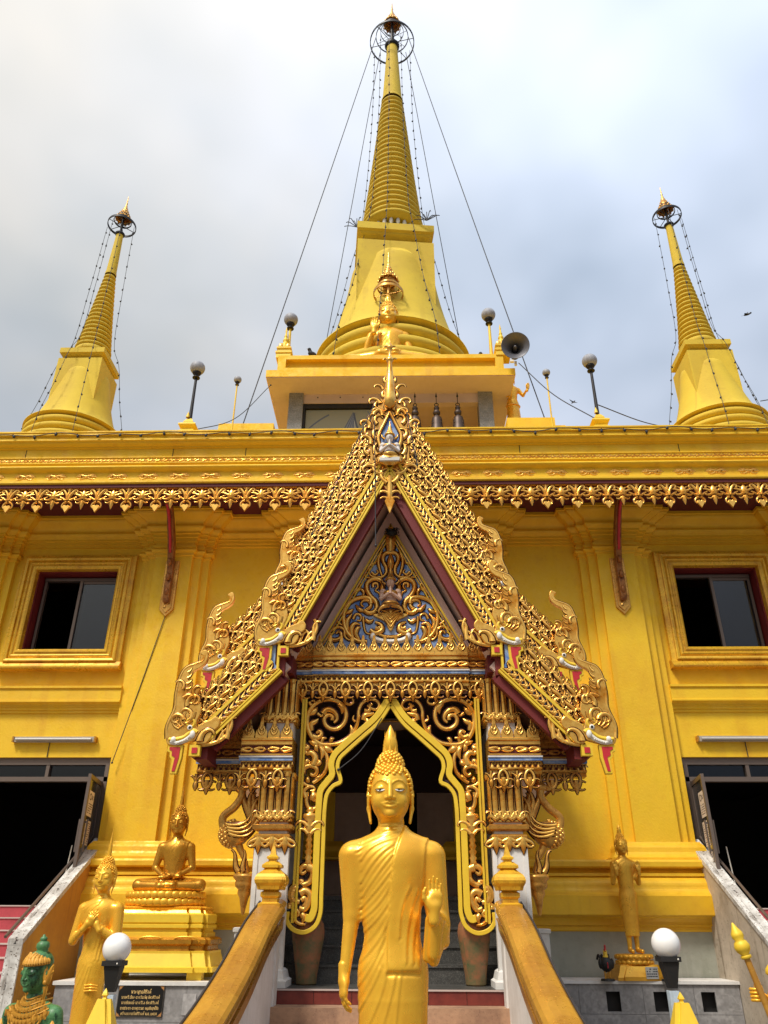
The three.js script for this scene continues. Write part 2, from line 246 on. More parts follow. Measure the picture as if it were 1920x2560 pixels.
// ---------------------------------------------------------------- the hall
function frameRect(prof, x0, x1, y0, y1) { // [offset outward, z] swept round an upright rectangle
  const o = [], Cn = ([f, z]) => [[x0 - f, y0 - f, z], [x1 + f, y0 - f, z], [x1 + f, y1 + f, z], [x0 - f, y1 + f, z]];
  for (let i = 0; i + 1 < prof.length; i++) { const a = Cn(prof[i]), b = Cn(prof[i + 1]); for (let k = 0; k < 4; k++) { const n = (k + 1) % 4; quad(o, a[k], a[n], b[n], b[k]); } }
  return tris(o);
}
const hall = thing('temple_hall', 'two-storey yellow temple hall with gilded cornice behind the porch', 'temple', [0, 0, -14.4]);
{
  const W = [];
  for (const s of [1, -1]) for (const [a, b, c, d] of [[1.0, 4.95, 0, 9.1], [4.95, 11.5, 4.25, 6.25], [4.95, 5.58, 6.25, 7.93], [7.25, 11.5, 6.25, 7.93], [4.95, 11.5, 7.93, 9.1], [8.6, 11.5, 0, 4.25], [4.95, 8.6, 0, 1.84]]) W.push(box(s * a, s * b, c, d, -.35, 0));
  W.push(box(-1, 1, 4.4, 9.1, -.35, 0), box(-1, 1, 0, 1.88, -.35, 0));
  part('wall', W, M.wall, hall);
  // dim rooms behind the openings
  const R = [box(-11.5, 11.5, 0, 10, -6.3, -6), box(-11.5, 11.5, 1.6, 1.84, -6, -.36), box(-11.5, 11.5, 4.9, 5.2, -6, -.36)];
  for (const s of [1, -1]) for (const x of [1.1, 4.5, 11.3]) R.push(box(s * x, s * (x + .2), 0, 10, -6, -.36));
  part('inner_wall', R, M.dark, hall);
  part('roof_deck', [box(-11.5, 11.5, 9.95, 10.2, -26, -.02), box(-11.5, 11.5, 0, 9.95, -26, -25.7), box(-11.5, -11.2, 0, 9.95, -25.7, -.36), box(11.2, 11.5, 0, 9.95, -25.7, -.36)], M.trim, hall);
  // cornice (z relative to the wall)
  const cz = 14.4;
  const prof = [[-14.4, 9.11], [-12.86, 9.11], [-12.84, 9.13], [-12.84, 9.17], [-12.88, 9.19], [-12.9, 9.2], [-12.9, 9.385], [-12.87, 9.40], ...arcp([-12.84, 9.41], [-12.81, 9.49], .035, 5), [-12.85, 9.5], [-12.85, 9.52], ...arcp([-12.84, 9.525], [-12.84, 9.58], .03, 5), [-12.88, 9.59], [-12.88, 9.7], [-12.86, 9.705], [-12.86, 9.72], [-12.9, 9.725], [-12.9, 9.925], [-12.86, 9.935], [-12.86, 9.955], ...arcp([-12.84, 9.96], [-12.76, 10.02], .02, 5), [-12.72, 10.03], [-12.72, 10.055], [-12.75, 10.065], [-12.75, 10.14], [-12.71, 10.15], [-12.71, 10.18], [-12.73, 10.19], [-12.70, 10.205], [-12.70, 10.235], [-12.9, 10.27], [-14.4, 10.27]];
  const cor = part('cornice', mould(prof, -11.5, 11.5, cz), M.wall, hall);
  part('soffit', box(-11.5, 11.5, 9.04, 9.108, -.02, 1.52), M.maroonDark, hall);
  // lozenge ornaments
  const loz = done([both([curl(0, 0, 8, .2, 3, -16, .03, .012, { n: 9, b: .008 }), curl(.03, .02, 40, .15, -4, -20, .02, .008, { n: 8 }), curl(.03, -.02, -40, .15, 4, 20, .02, .008, { n: 8 }), curl(.1, 0, 0, .13, 0, 0, .03, .003, { n: 6 })]), dot(0, 0, .03), dot(0, .035, .018), dot(0, -.035, .018)]);
  for (let i = -14; i <= 14; i++) part('frieze_ornament', loz, M.gold, cor, { pos: [i * .61 + .12, 9.293, 1.5 ] });
  // running leaf band
  const band = [], wv = join([[curl(0, 0, 50, .13, -9, -26, .018, .01, { n: 7, m: 3 }), curl(.05, .055, -50, .13, 9, 26, .018, .01, { n: 7, m: 3 }), curl(.02, .01, 10, .1, 0, 8, .016, .004, { n: 5, m: 3 })]]);
  for (let i = -58; i <= 58; i++) band.push(wv.clone().translate(i * .155, 9.62, 1.52));
  part('leaf_band', band, M.gold, cor, { stuff: true });
  // hanging fringe of lyre scrolls and leaf pendants
  for (const x of [-7.3, -4.35, -2.9, 2.5, 5.6, 8.2]) part('fascia_joint', box(x - .007, x + .007, 9.73, 9.922, 1.495, 1.503), M.backing, cor);
  const fr = part('eave_fringe', box(-11.5, 11.5, 9.03, 9.09, 1.44, 1.50), M.gold, hall);
  const lyre = done([both([strip2([[.014, -.26], [.03, -.17], [.075, -.075], [.12, -.028], [.158, -.045], [.155, -.09], [.122, -.09]], .034, .016, 1, 18), strip2([[.02, -.255], [.07, -.24], [.12, -.2], [.165, -.18]], .026, .012, 1, 8), curl(.012, -.29, -12, .2, -7, -24, .024, .012, { n: 11 }), curl(.02, -.03, 30, .07, 0, 20, .016, .008, { n: 5, m: 3 })]),
    curl(0, -.27, 90, .26, 0, 0, .016, .03, { n: 4 }), extr([[0, -.52], [.062, -.42], [.056, -.385], [.022, -.375], [0, -.40], [-.022, -.375], [-.056, -.385], [-.062, -.42]], .016, .014)]);
  const leaf = done([both([curl(.03, -.15, 12, .17, 5, -16, .034, .01, { n: 9 }), curl(.03, -.2, -30, .18, 3, 24, .03, .012, { n: 9 }), curl(.02, -.11, 60, .12, -4, -18, .026, .006, { n: 7 }), curl(.015, -.26, -50, .13, 6, 26, .024, .01, { n: 8 })]),
    curl(0, -.22, 90, .23, 0, 0, .06, .004, { n: 6, b: .03, h: .6 }), dot(0, -.16, .042, .01), curl(0, -.25, -90, .19, 0, 0, .036, .003, { n: 6, b: .016 })]);
  const Pp = .575;
  for (let i = -16; i <= 16; i++) { part('fringe_pendant', lyre, M.gold, fr, { pos: [i * Pp + .06, 9.04, 1.47] }); part('fringe_pendant', leaf, M.gold, fr, { pos: [i * Pp + .06 + Pp / 2, 9.02, 1.47] }); }
  // wall moulding under the soffit
  const cap = [[.0, 8.44], [.035, 8.45], [.035, 8.5], [.06, 8.51], [.06, 8.57], [.09, 8.58], [.09, 8.62], ...arcp([.10, 8.63], [.15, 8.75], .04, 5), ...cyma([.15, 8.76], [.33, 8.97], 1, 8), [.36, 8.98], [.36, 9.039]];
  part('wall_moulding', mould([[-.01, 8.44], ...cap.slice(1), [-.01, 9.039]], -11.5, 11.5), M.trim, hall);
  // pilasters with stepped shafts
  for (const x of [-8.42, -4.42, -1.55, 1.55, 4.42, 8.42]) {
    const p = part('pilaster', [box(x - .37, x + .37, 2.56, 8.3, 0, .30), box(x - .53, x + .53, 2.56, 8.26, 0, .20), box(x - .68, x + .68, 2.56, 8.22, 0, .11)], M.wall, hall);
    const neck = [[0, 8.12], [.03, 8.14], [.03, 8.19], ...arcp([.05, 8.2], [.05, 8.28], .04, 5), [.07, 8.29], [.07, 8.34], [.03, 8.36], [.03, 8.42], [.07, 8.43], [.07, 8.5], [.1, 8.51], [.1, 8.57], [.14, 8.58], [.14, 8.62], ...arcp([.15, 8.63], [.2, 8.75], .04, 5), ...cyma([.2, 8.76], [.42, 8.97], 1, 8), [.45, 8.98], [.45, 9.035]];
    part('capital', [mouldRect(neck, x - .37, x + .37, 0, .30), mouldRect(neck.map(([a, b]) => [a, b - .004]), x - .53, x + .53, 0, .2), mouldRect(neck.map(([a, b]) => [a, b - .008]), x - .68, x + .68, 0, .11)], M.trim, p);
    part('pilaster_base', [mouldRect([[.16, 2.53], [.16, 2.57], [.13, 2.58], ...cyma([.12, 2.59], [.01, 2.8], -1, 6), [0, 2.82]], x - .68, x + .68, 0, .3)], M.plinth, p);
  }
  // string course between the storeys
  for (const s of [1, -1]) for (const [a, b] of [[5.1, 7.72], [9.1, 11.5], [2.24, 3.73]]) {
    const q = part('string_course', mould([[0, 5.04], [.03, 5.05], [.03, 5.09], [.06, 5.1], [.06, 5.14], ...arcp([.08, 5.15], [.13, 5.21], -.02, 4), [.17, 5.22], [.17, 5.25], [.15, 5.26], [.15, 5.47], [.18, 5.48], [.18, 5.52], [0, 5.545]], Math.min(s * a, s * b), Math.max(s * a, s * b)), M.wall, hall);
  }
  // upper windows
  for (const s of [1, -1]) {
    const x0 = s > 0 ? 5.58 : -7.25, x1 = x0 + 1.67, y0 = 6.25, y1 = 7.93, w = new THREE.Group(); w.name = 'window'; hall.add(w);
    const fp = [[0, -.02], [0, .13], [.03, .15], [.06, .15], [.06, .13], [.09, .125], ...[0, 1, 2, 3, 4].map(i => [.09 + i * .02, .125 + .035 * Math.sin(PI * i / 4)]), [.18, .12], [.19, .16], [.23, .17], [.25, .16], [.25, .12], [.29, .10], [.33, .09], [.33, 0]];
    part('frame', [frameRect(fp, x0, x1, y0, y1), mould([[0, y0 - .40], [.19, y0 - .40], [.21, y0 - .38], [.21, y0 - .35], [.17, y0 - .34], [.12, y0 - .25], [0, y0 - .24]], x0 - .36, x1 + .36)], M.frame, w);
    part('reveal', [box(x0 - .001, x0 + .03, y0, y1, -.36, .0), box(x1 - .03, x1 + .001, y0, y1, -.36, 0), box(x0 + .03, x1 - .03, y1 - .03, y1 + .001, -.36, 0), box(x0 + .03, x1 - .03, y0 - .001, y0 + .03, -.36, 0)], M.maroon, w);
    const a = x0 + .06, b = x1 - .06, mid = x0 + .80, c = y0 + .05, d = y1 - .12;
    part('sliding_frame', [box(a, a + .05, c, d, -.30, -.22), box(b - .05, b, c, d, -.30, -.22), box(a, b, d, d + .06, -.30, -.2), box(a, b, c - .05, c, -.30, -.2), box(mid, mid + .055, c, d, -.27, -.2)], M.alu, w);
    const pn = part('sliding_pane', [box(mid + .055, b - .05, c, d, -.245, -.24)], M.glass, w);
    part('pane_edge', [box(mid + .055, b - .05, d - .06, d - .001, -.255, -.225), box(mid + .055, b - .05, c, c + .05, -.255, -.225)], M.alu, w);
    part('blind', box(mid + .06, b - .06, c, d, -.40, -.39), std({ color: rgb(.055, .06, .075), roughness: .9 }), w);
    if (s > 0) part('ceiling_tube', bar([x0 + .25, y0 + .75, -1.4], [x0 + 1.0, y0 + .35, -2.6], .022), std({ color: rgb(.6, .6, .6), roughness: .4 }), w);
  }
  // entrance doorways either side
  for (const s of [1, -1]) {
    const X = x => s * x, g = new THREE.Group(); g.name = 'doorway'; hall.add(g);
    part('door_frame', [box(X(4.95), X(5.0), 1.84, 4.25, -.2, -.08), box(X(8.5), X(8.6), 1.84, 4.25, -.2, -.08), box(X(5), X(8.5), 4.13, 4.25, -.2, -.06), box(X(5), X(8.5), 3.84, 3.92, -.2, -.06), box(X(5.17), X(5.24), 1.84, 4.13, -.2, -.06), box(X(6.27), X(6.33), 3.92, 4.13, -.2, -.07), box(X(7.42), X(7.5), 1.84, 4.13, -.2, -.06)], M.alu, g);
    for (const [a, b, c, d] of [[5.0, 5.17, 1.84, 3.84], [5.0, 5.17, 3.92, 4.13], [5.24, 6.27, 3.92, 4.13], [6.33, 7.42, 3.92, 4.13], [7.5, 8.5, 3.92, 4.13], [7.5, 8.5, 1.84, 3.84]]) part('pane', box(X(a), X(b), c, d, -.14, -.135), M.glass, g);
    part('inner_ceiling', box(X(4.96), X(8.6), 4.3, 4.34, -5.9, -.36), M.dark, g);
    // open leaf swung outward
    const lf = new THREE.Group(); lf.name = 'door_leaf'; lf.position.set(X(5.26), 1.86, -.08); lf.rotation.y = s > 0 ? -98 * D2R : (180 + 98) * D2R; hall.add(lf);
    const L = .98, H = 1.96;
    part('stile', [box(0, .07, 0, H, -.02, .02), box(L - .07, L, 0, H, -.025, .025), box(.07, L - .07, H - .07, H, -.02, .02), box(.07, L - .07, 0, .16, -.02, .02)], M.alu, lf);
    part('leaf_pane', box(.07, L - .07, .16, H - .07, -.004, .004), new THREE.MeshPhysicalMaterial({ color: rgb(.05, .05, .055), roughness: .08 }), lf);
    const zs = s > 0 ? 1 : -1;
    for (const z of [-1, 1]) part('handle', [box(L - .12, L - .09, .75, 1.25, z * .05, z * .075), box(L - .12, L - .09, .78, .81, z * .02, z * .05), box(L - .12, L - .09, 1.19, 1.22, z * .02, z * .05)], M.alu, lf);
    // printed notices taped to the glass (worn, unreadable)
    const notice = (seedN) => { const c = document.createElement('canvas'); c.width = 128; c.height = 192; const q = c.getContext('2d'); q.fillStyle = '#d8d0cc'; q.fillRect(0, 0, 128, 192); q.fillStyle = '#4a3f45'; let k = seedN; const r = () => (k = (k * 16807) % 2147483647) / 2147483647; if (seedN % 2) { q.strokeStyle = '#3a3036'; q.lineWidth = 9; q.beginPath(); q.arc(45, 45, 22, 0, 7); q.stroke(); q.beginPath(); q.moveTo(78, 30); q.lineTo(110, 62); q.moveTo(110, 30); q.lineTo(78, 62); q.stroke(); } for (let y = seedN % 2 ? 95 : 18; y < 180; y += 17) for (let x = 14; x < 112;) { const w = 5 + r() * 14; if (r() > .2) q.fillRect(x, y, w, 8); x += w + 4; } const t = new THREE.CanvasTexture(c); t.colorSpace = THREE.SRGBColorSpace; return std({ map: t, roughness: .9 }); };
    const pl = (a, b, c, d, n) => { for (const z of [1, -1]) { const m = shade(new THREE.Mesh(new THREE.PlaneGeometry(b - a, d - c), notice(n))); m.name = 'paper_notice'; m.position.set((a + b) / 2, (c + d) / 2, z * .0075); if (z < 0) m.rotation.y = PI; lf.add(m); } };
    pl(.45, .82, 1.32, 1.72, s > 0 ? 5 : 7); pl(.38, .76, .88, 1.26, s > 0 ? 10 : 12); if (s > 0) pl(.42, .78, .45, .82, 15);
  }
  // moulded plinth in front of the wall
  const pz = [[.0, 1.5], [.32, 1.5], [.34, 1.52], [.34, 1.57], [.38, 1.58], ...arcp([.40, 1.59], [.46, 1.71], -.03, 5), [.58, 1.72], [.6, 1.735], [.6, 2.0], [.58, 2.01], ...cyma([.57, 2.02], [.40, 2.27], -1, 9), [.38, 2.28], [.42, 2.29], [.42, 2.33], [.36, 2.34], [.32, 2.40], [.44, 2.41], [.46, 2.43], [.46, 2.5], [.44, 2.53]];
  part('plinth', mouldRect(pz, -4.75, -2.15, 0, .12), M.plinth, hall); part('plinth', mouldRect(pz, 2.15, 4.75, 0, .12), M.plinth, hall);
  part('plinth_wall', box(-5.02, 5.02, 0, 1.5, 0, .43), M.conc, hall);
  // brackets that carry the eave
  for (const x of [-8.42, -4.42, 4.42, 8.42]) {
    const b = part('eave_bracket', (() => {
      const s = spl([[.34, 7.15], [.42, 7.1], [.47, 7.4], [.44, 7.75], [.55, 8.05], [.66, 8.3], [.82, 8.55], [1.0, 8.8], [1.38, 9.03], [1.28, 9.03], [1.0, 8.93], [.75, 8.68], [.55, 8.42], [.42, 8.1], [.36, 7.75], [.33, 7.4]], 80);
      const g = extr(s, .09, .014); g.translate(0, 0, -.045); g.rotateY(-PI / 2); return [g, ...[7.3, 7.6, 7.9, 8.2].map((y, i) => sph(.055, 0, y, .46 + i * .04, 10, .9, 1.5, .9))].map(k => k.translate(x, 0, 0));
    })(), M.carved, hall);
    part('red_edge', (() => { const g = extr(spl([[.52, 8.1], [.7, 8.42], [.95, 8.72], [1.36, 9.0], [1.40, 8.98], [1.0, 8.68], [.76, 8.38], [.58, 8.08]], 50), .04, 0); g.translate(0, 0, -.02).rotateY(-PI / 2); return g.translate(x, 0, 0); })(), M.red, b);
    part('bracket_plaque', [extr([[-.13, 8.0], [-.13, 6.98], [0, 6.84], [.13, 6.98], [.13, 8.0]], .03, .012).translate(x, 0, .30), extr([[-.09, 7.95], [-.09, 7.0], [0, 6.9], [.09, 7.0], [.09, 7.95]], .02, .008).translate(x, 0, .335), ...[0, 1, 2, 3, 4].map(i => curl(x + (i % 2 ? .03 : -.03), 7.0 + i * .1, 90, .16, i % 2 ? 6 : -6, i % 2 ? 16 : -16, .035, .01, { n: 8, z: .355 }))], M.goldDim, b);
  }
}
// fluorescent batten lamps over the side doorways
for (const s of [1, -1]) {
  const l = thing('wall_lamp', s < 0 ? 'white fluorescent batten lamp on the yellow wall over the left doorway' : 'white fluorescent batten lamp on the yellow wall over the right doorway', 'wall lamp', [s * 6.22, 4.55, -14.4]);
  part('batten', [box(-.74, .74, -.04, .05, .0, .09)], std({ color: rgb(.42, .38, .33), roughness: .5 }), l);
  part('tube', bar([-.7, .0, .115], [.7, 0, .115], .025), std({ color: rgb(.5, .48, .44), roughness: .3 }), l);
  part('end_cap', [box(-.77, -.74, -.045, .055, 0, .11), box(.74, .77, -.045, .055, 0, .11)], M.goldDim, l);
  part('cable', bar([s * .1, -.04, .012], [s * .1, -.3, .012], .008), M.wire, l);
}
// ---------------------------------------------------------------- the entrance porch (local z = world z + 10.9)
const porch = thing('entrance_porch', 'ornate gilded entrance porch with steep double-tiered gable and naga hooks', 'porch', [0, 0, -10.9]);
const sub = (name, parent, pos = [0, 0, 0], rz = 0) => { const g = new THREE.Group(); g.name = name; g.position.set(...pos); g.rotation.z = rz; parent.add(g); return g; };
{
  const A1 = 26.8 * D2R, A2 = 44 * D2R;
  // ----- shared pieces
  const clusterL = done([both([curl(.0, -.07, 132, .46, -7, -22, .022, .010, { n: 16, m: 3, h: 1.2 }), curl(.0, -.035, 124, .32, -8, -27, .020, .010, { n: 12, m: 3, z: .014 }), curl(.0, .0, 118, .17, -11, -36, .02, .01, { n: 8, m: 3, z: .028 }), curl(.012, -.12, 50, .15, -5, -26, .02, .01, { n: 7, m: 3 }), curl(.06, .09, 66, .16, -4, 26, .018, .003, { n: 7, m: 3, b: .008 }), curl(.1, .0, 40, .12, 8, 30, .016, .004, { n: 6, m: 3 })]), curl(-.005, .07, 98, .32, -7, 14, .022, .003, { n: 10, b: .022, h: .9, z: .02 }), curl(.02, .12, 60, .16, 8, 22, .018, .003, { n: 7, m: 3, z: .012 }), curl(-.05, .1, 128, .18, -8, -18, .018, .003, { n: 7, m: 3, z: .01 }), curl(-.03, .17, 140, .13, -10, -20, .014, .003, { n: 6, m: 3 }), curl(.05, -.1, -60, .14, -6, -20, .018, .006, { n: 6, m: 3 }), curl(-.05, -.12, 200, .12, 8, 22, .018, .006, { n: 6, m: 3 }), curl(-.13, -.02, 150, .16, -8, -26, .016, .004, { n: 7, m: 3 }), curl(-.16, .08, 110, .13, -6, -22, .014, .003, { n: 6, m: 3 }), curl(.14, .06, 75, .14, 4, 22, .015, .003, { n: 6, m: 3 }), curl(.0, -.17, 100, .12, 8, 24, .016, .004, { n: 6, m: 3 }), curl(-.1, -.14, 120, .13, -7, -24, .016, .004, { n: 6, m: 3 }), curl(.1, -.13, 60, .13, 7, 24, .016, .004, { n: 6, m: 3 }), dot(0, -.0, .022, .034), tint(box(-.15, .15, -.18, .12, -.04, -.02), [.34, .2, .2])]);
  const clusterR = done(mir(clusterL.clone()));
  const chain = done([both([curl(.0, -.06, 58, .13, 4, -16, .03, .008, { n: 7, m: 3, h: .9 }), curl(.01, -.02, 40, .06, 8, 20, .014, .004, { n: 4, m: 3, z: .012 })]), dot(0, -.045, .018, .012)]);
  const blueStrip = M.blue;
  // one bargeboard: mesh frame with Y running up the rake and -X outward
  function barge(parent, s, x, y, z, ang, L, n, first) {
    const b = part('bargeboard', (() => { const l = [box(-.012, .028, 0, L, -.1, .05), box(.148, .168, 0, L, -.06, .045), box(.182, .21, 0, L, -.06, .05), box(-.0, .21, 0, L, -.12, -.02)]; const g = join([l]); return s > 0 ? mir(g) : g; })(), M.yellow, parent, { pos: [s * x, y, z], rot: [0, 0, s * ang] });
    part('blue_strip', [box(-s * .028, -s * .148, 0, L, -.05, .015)], blueStrip, b);
    part('leaf_backing', [box(s * .0, s * .24, .3, L + .1, -.07, -.05)], M.goldDim, b);
    part('maroon_edge', [box(-s * .21, -s * .33, 0, L - .05, -.16, -.04), box(s * .0, -s * .3, 0, L, -.22, -.121)], M.maroon, b);
    for (let k = 0, m = Math.floor(L / .098); k < m; k++) part('chain_leaf', chain, M.gold, b, { pos: [-s * .088, .06 + k * .098, .02] });
    for (let r = 0; r < 2; r++) for (let k = 0; k < n; k++) part('flame_leaf', s < 0 ? clusterL : clusterR, M.gold, b, { pos: [s * (r ? .235 : .085), first + (k + r * .5) * .222, r ? -.03 : .008], rot: [0, 0, -s * (ang - (r ? 4 : 14) * D2R)], scale: (r ? .74 : .68) + .06 * ((k * 7 + r * 3) % 5) / 5 });
    return b;
  }
  // ----- naga hook at the foot of a bargeboard
  const nq = (u, v) => [(u - 250) / 799, (1715 - v) / 799], nl = a => a.map(p => nq(...p));
  const bodyG = (() => {
    const out = nl([[100, 1712], [62, 1620], [52, 1540], [75, 1450], [118, 1345], [108, 1220], [118, 1080], [150, 950], [215, 890], [290, 862], [345, 820], [352, 770], [325, 745], [372, 718], [398, 770], [388, 845], [335, 900], [275, 935], [235, 990], [215, 1040], [262, 1065], [252, 1118], [300, 1130], [352, 1150], [335, 1215], [378, 1290], [392, 1390], [362, 1470], [372, 1540], [410, 1640], [300, 1690], [200, 1712]]);
    const l = [extr(spl(out, 150), .05, .014)];
    const z = .066, c = (u, v, d, L, k0, k1, w0, w1, o = {}) => curl(...nq(u, v), d, L, k0, k1, w0, w1, { z, n: 11, m: 4, ...o });
    l.push(strip2(nl([[75, 1660], [62, 1540], [120, 1345], [112, 1200], [135, 1010], [180, 915], [280, 868], [360, 830], [375, 770]]), .022, .014, .9, 36, false, .055));
    l.push(c(250, 1330, 120, .42, -8, -26, .035, .012), c(230, 1470, 100, .34, 9, 30, .035, .012), c(300, 1470, 60, .36, 8, 24, .03, .012), c(200, 1240, 60, .3, -9, -26, .03, .01), c(330, 1240, 150, .24, -8, -22, .03, .01), c(180, 1150, 60, .22, 9, 24, .026, .01), c(330, 1390, -80, .26, -6, -18, .026, .01));
    for (let k = 0; k < 4; k++) l.push(c(190 + k * 22, 1560 - k * 16, 165 - k * 12, .17, -5, -14, .016, .006, { n: 8 }), c(215, 1150 - k * 62, 15 + k * 8, .1, 4, 24, .02, .003, { n: 6, m: 3 }));
    return done(l);
  })();
  const snoutG = (() => {
    const c = (u, v, d, L, k0, k1, w0, w1, o = {}) => curl(...nq(u, v), d, L, k0, k1, w0, w1, { z: .02, n: 11, m: 4, ...o });
    return done([extr(spl(nl([[400, 1700], [380, 1600], [400, 1530], [450, 1500], [520, 1470], [560, 1440], [600, 1478], [590, 1540], [540, 1580], [525, 1640], [480, 1700]]), 60), .05, .016),
      c(420, 1690, 90, .3, -4, -20, .045, .012, { z: .07 }), c(440, 1715, 0, .62, 1.2, 6, .028, .02, { n: 16, p: 1 }), c(690, 1655, 70, .34, 5, -22, .034, .014, { n: 14 }), c(600, 1690, 60, .26, 3, -22, .03, .01), c(540, 1695, 70, .24, 2, -20, .028, .01), c(650, 1660, 100, .22, -2, 26, .024, .008)]);
  })();
  const jawG = done([strip2(nl([[118, 1690], [170, 1702], [235, 1690], [290, 1660], [330, 1625]]), .016, .024, 1, 14, false, .07), sph(.036, ...nq(150, 1672), .075, 10, 1, 1.1, .8), sph(.042, ...nq(342, 1622), .08, 10, .9, 1.3, .8), ...[0, 1, 2, 3, 4, 5].map(k => sph(.012, ...nq(185 + k * 22, 1712 - k * 8), .08, 6))]);
  const lipG = done([strip2(nl([[100, 1672], [180, 1668], [255, 1648], [315, 1598], [345, 1580], [385, 1600]]), .018, .02, 1, 14, false, .07), curl(...nq(305, 1550), 0, .3, 16, 24, .016, .012, { z: .066, n: 14 })]);
  const eyeG = done(sph(.036, ...nq(305, 1550), .07, 12, 1, 1, .7)), pupG = done(sph(.02, ...nq(307, 1550), .086, 10, 1, 1, .7));
  const tabShape = [[-.19, -.01], [.0, -.01], [-.005, -.17], [-.045, -.36], [-.125, -.36], [-.115, -.19], [-.155, -.155], [-.155, -.1], [-.195, -.085]];
  const tabIn = [[-.168, -.035], [-.03, -.035], [-.035, -.17], [-.068, -.335], [-.105, -.335], [-.085, -.165], [-.13, -.14], [-.13, -.085], [-.168, -.065]];
  const tabG = done([extr(tabShape, .06, .006).translate(0, 0, -.02)]), tabRG = done(extr(tabIn, .012, 0).translate(0, 0, .042)), sqG = done([box(.09, .23, -.145, -.01, -.02, .06)]), sqR = done(box(.125, .195, -.115, -.045, .055, .072)), beamG = done(box(.095, .225, -.14, -.015, -.5, -.022));
  const RM = {};
  const rg = (k, g, s) => s < 0 ? g : (RM[k] ??= done(mir(g.clone())));
  function naga(parent, s, x, y, z) {
    const b = part('naga_finial', rg('b', bodyG, s), M.gold, parent, { pos: [s * x, y, z] });
    part('snout', rg('s', snoutG, s), M.gold, b); part('jaw', rg('j', jawG, s), M.ivory, b); part('lip', rg('l', lipG, s), M.yellow, b);
    part('eye', rg('e', eyeG, s), M.ivory, b); part('pupil', rg('p', pupG, s), M.black, b);
    part('rafter_tab', rg('t', tabG, s), M.yellow, b); part('tab_inlay', rg('ti', tabRG, s), M.red, b);
    part('rafter_end', rg('q', sqG, s), M.yellow, b); part('end_inlay', rg('qi', sqR, s), M.red, b); part('rafter_beam', rg('bm', beamG, s), M.maroon, b);
  }
  for (const [z, dy] of [[.7, 0], [-.5, 1.33]]) for (const s of [-1, 1]) {
    barge(porch, s, 1.555, 5.06 + dy, z, -A1 * -1 * (s > 0 ? 1 : 1) * 1, 3.28, 13, .36);
    barge(porch, s, 2.50, 3.80 + dy, z, A2, 1.30, 5, .2);
    naga(porch, s, 1.608, 4.95 + dy, z); naga(porch, s, 2.665, 3.63 + dy, z);
    part('link_board', [box(s * 1.43, s * 1.56, 4.55 + dy, 5.02 + dy, z - .14, z - .03)], M.maroon, porch);
    part('link_strip', [box(s * 1.62, s * 1.66, 4.6 + dy, 4.95 + dy, z - .06, z + .04)], M.yellow, porch);
    part('link_strip', [box(s * 1.5, s * 1.53, 4.62 + dy, 4.98 + dy, z - .06, z + .045)], M.yellow, porch);
    part('link_strip', [box(s * 1.56, s * 1.62, 4.62 + dy, 4.97 + dy, z - .07, z + .005)], M.blue, porch);
    // roof slabs with pink undersides
    const zb = -3.48, zf = z - .13;
    const slab = (xa, ya, xb, yb, th) => { const o = []; const nx = (yb - ya), ny = -(xb - xa), q = Math.hypot(nx, ny), ux = nx / q * th, uy = ny / q * th; const P = [[xa, ya], [xb, yb], [xb - ux, yb - uy], [xa - ux, ya - uy]].map(p => [s * p[0], p[1]]); for (let i = 0; i < 4; i++) { const a = P[i], b = P[(i + 1) % 4]; quad(o, [...a, zf], [...b, zf], [...b, zb], [...a, zb]); } quad(o, [...P[0], zf], [...P[1], zf], [...P[2], zf], [...P[3], zf]); quad(o, [...P[3], zb], [...P[2], zb], [...P[1], zb], [...P[0], zb]); return tris(o); };
    part('roof_slope', [slab(.0, 7.64 + dy, 1.40, 4.88 + dy, .1), slab(1.36, 4.70 + dy, 2.42, 3.64 + dy, .1)], M.pink, porch);
    part('eave_board', [box(s * 2.36, s * 2.52, 3.46 + dy, 3.66 + dy, zb, z - .05), box(s * 1.34, s * 1.5, 4.64 + dy, 4.88 + dy, zb, z - .2)], M.maroon, porch);
  }
  // ----- flame shield with praying deity at the apex, and the tall finial
  const ap = part('gable_finial', [lathe([[.0, 8.85], [.085, 8.9], [.10, 9.02], [.085, 9.2], [.066, 9.4], [.046, 9.6], [.032, 9.78], [.05, 9.8], [.06, 9.83], [.045, 9.87], [.026, 9.9], [.022, 10.02], [.045, 10.06], [.055, 10.1], [.03, 10.15], [.012, 10.19], [.005, 10.27], [0, 10.28]], 14), both([curl(.03, 9.84, 60, .1, -16, -34, .014, .006, { m: 3 }), curl(.02, 10.1, 60, .09, -16, -34, .012, .005, { m: 3 })])], M.gold, porch, { pos: [0, 0, .78] });
  part('shield', [extr(spl([[0, 7.36], [.16, 7.6], [.28, 7.8], [.30, 8.1], [.34, 8.4], [.28, 8.7], [.18, 8.95], [.09, 9.2], [0, 9.3], [-.09, 9.2], [-.18, 8.95], [-.28, 8.7], [-.34, 8.4], [-.30, 8.1], [-.28, 7.8], [-.16, 7.6]], 90), .03, .01).translate(0, 0, -.09)], M.goldDim, ap);
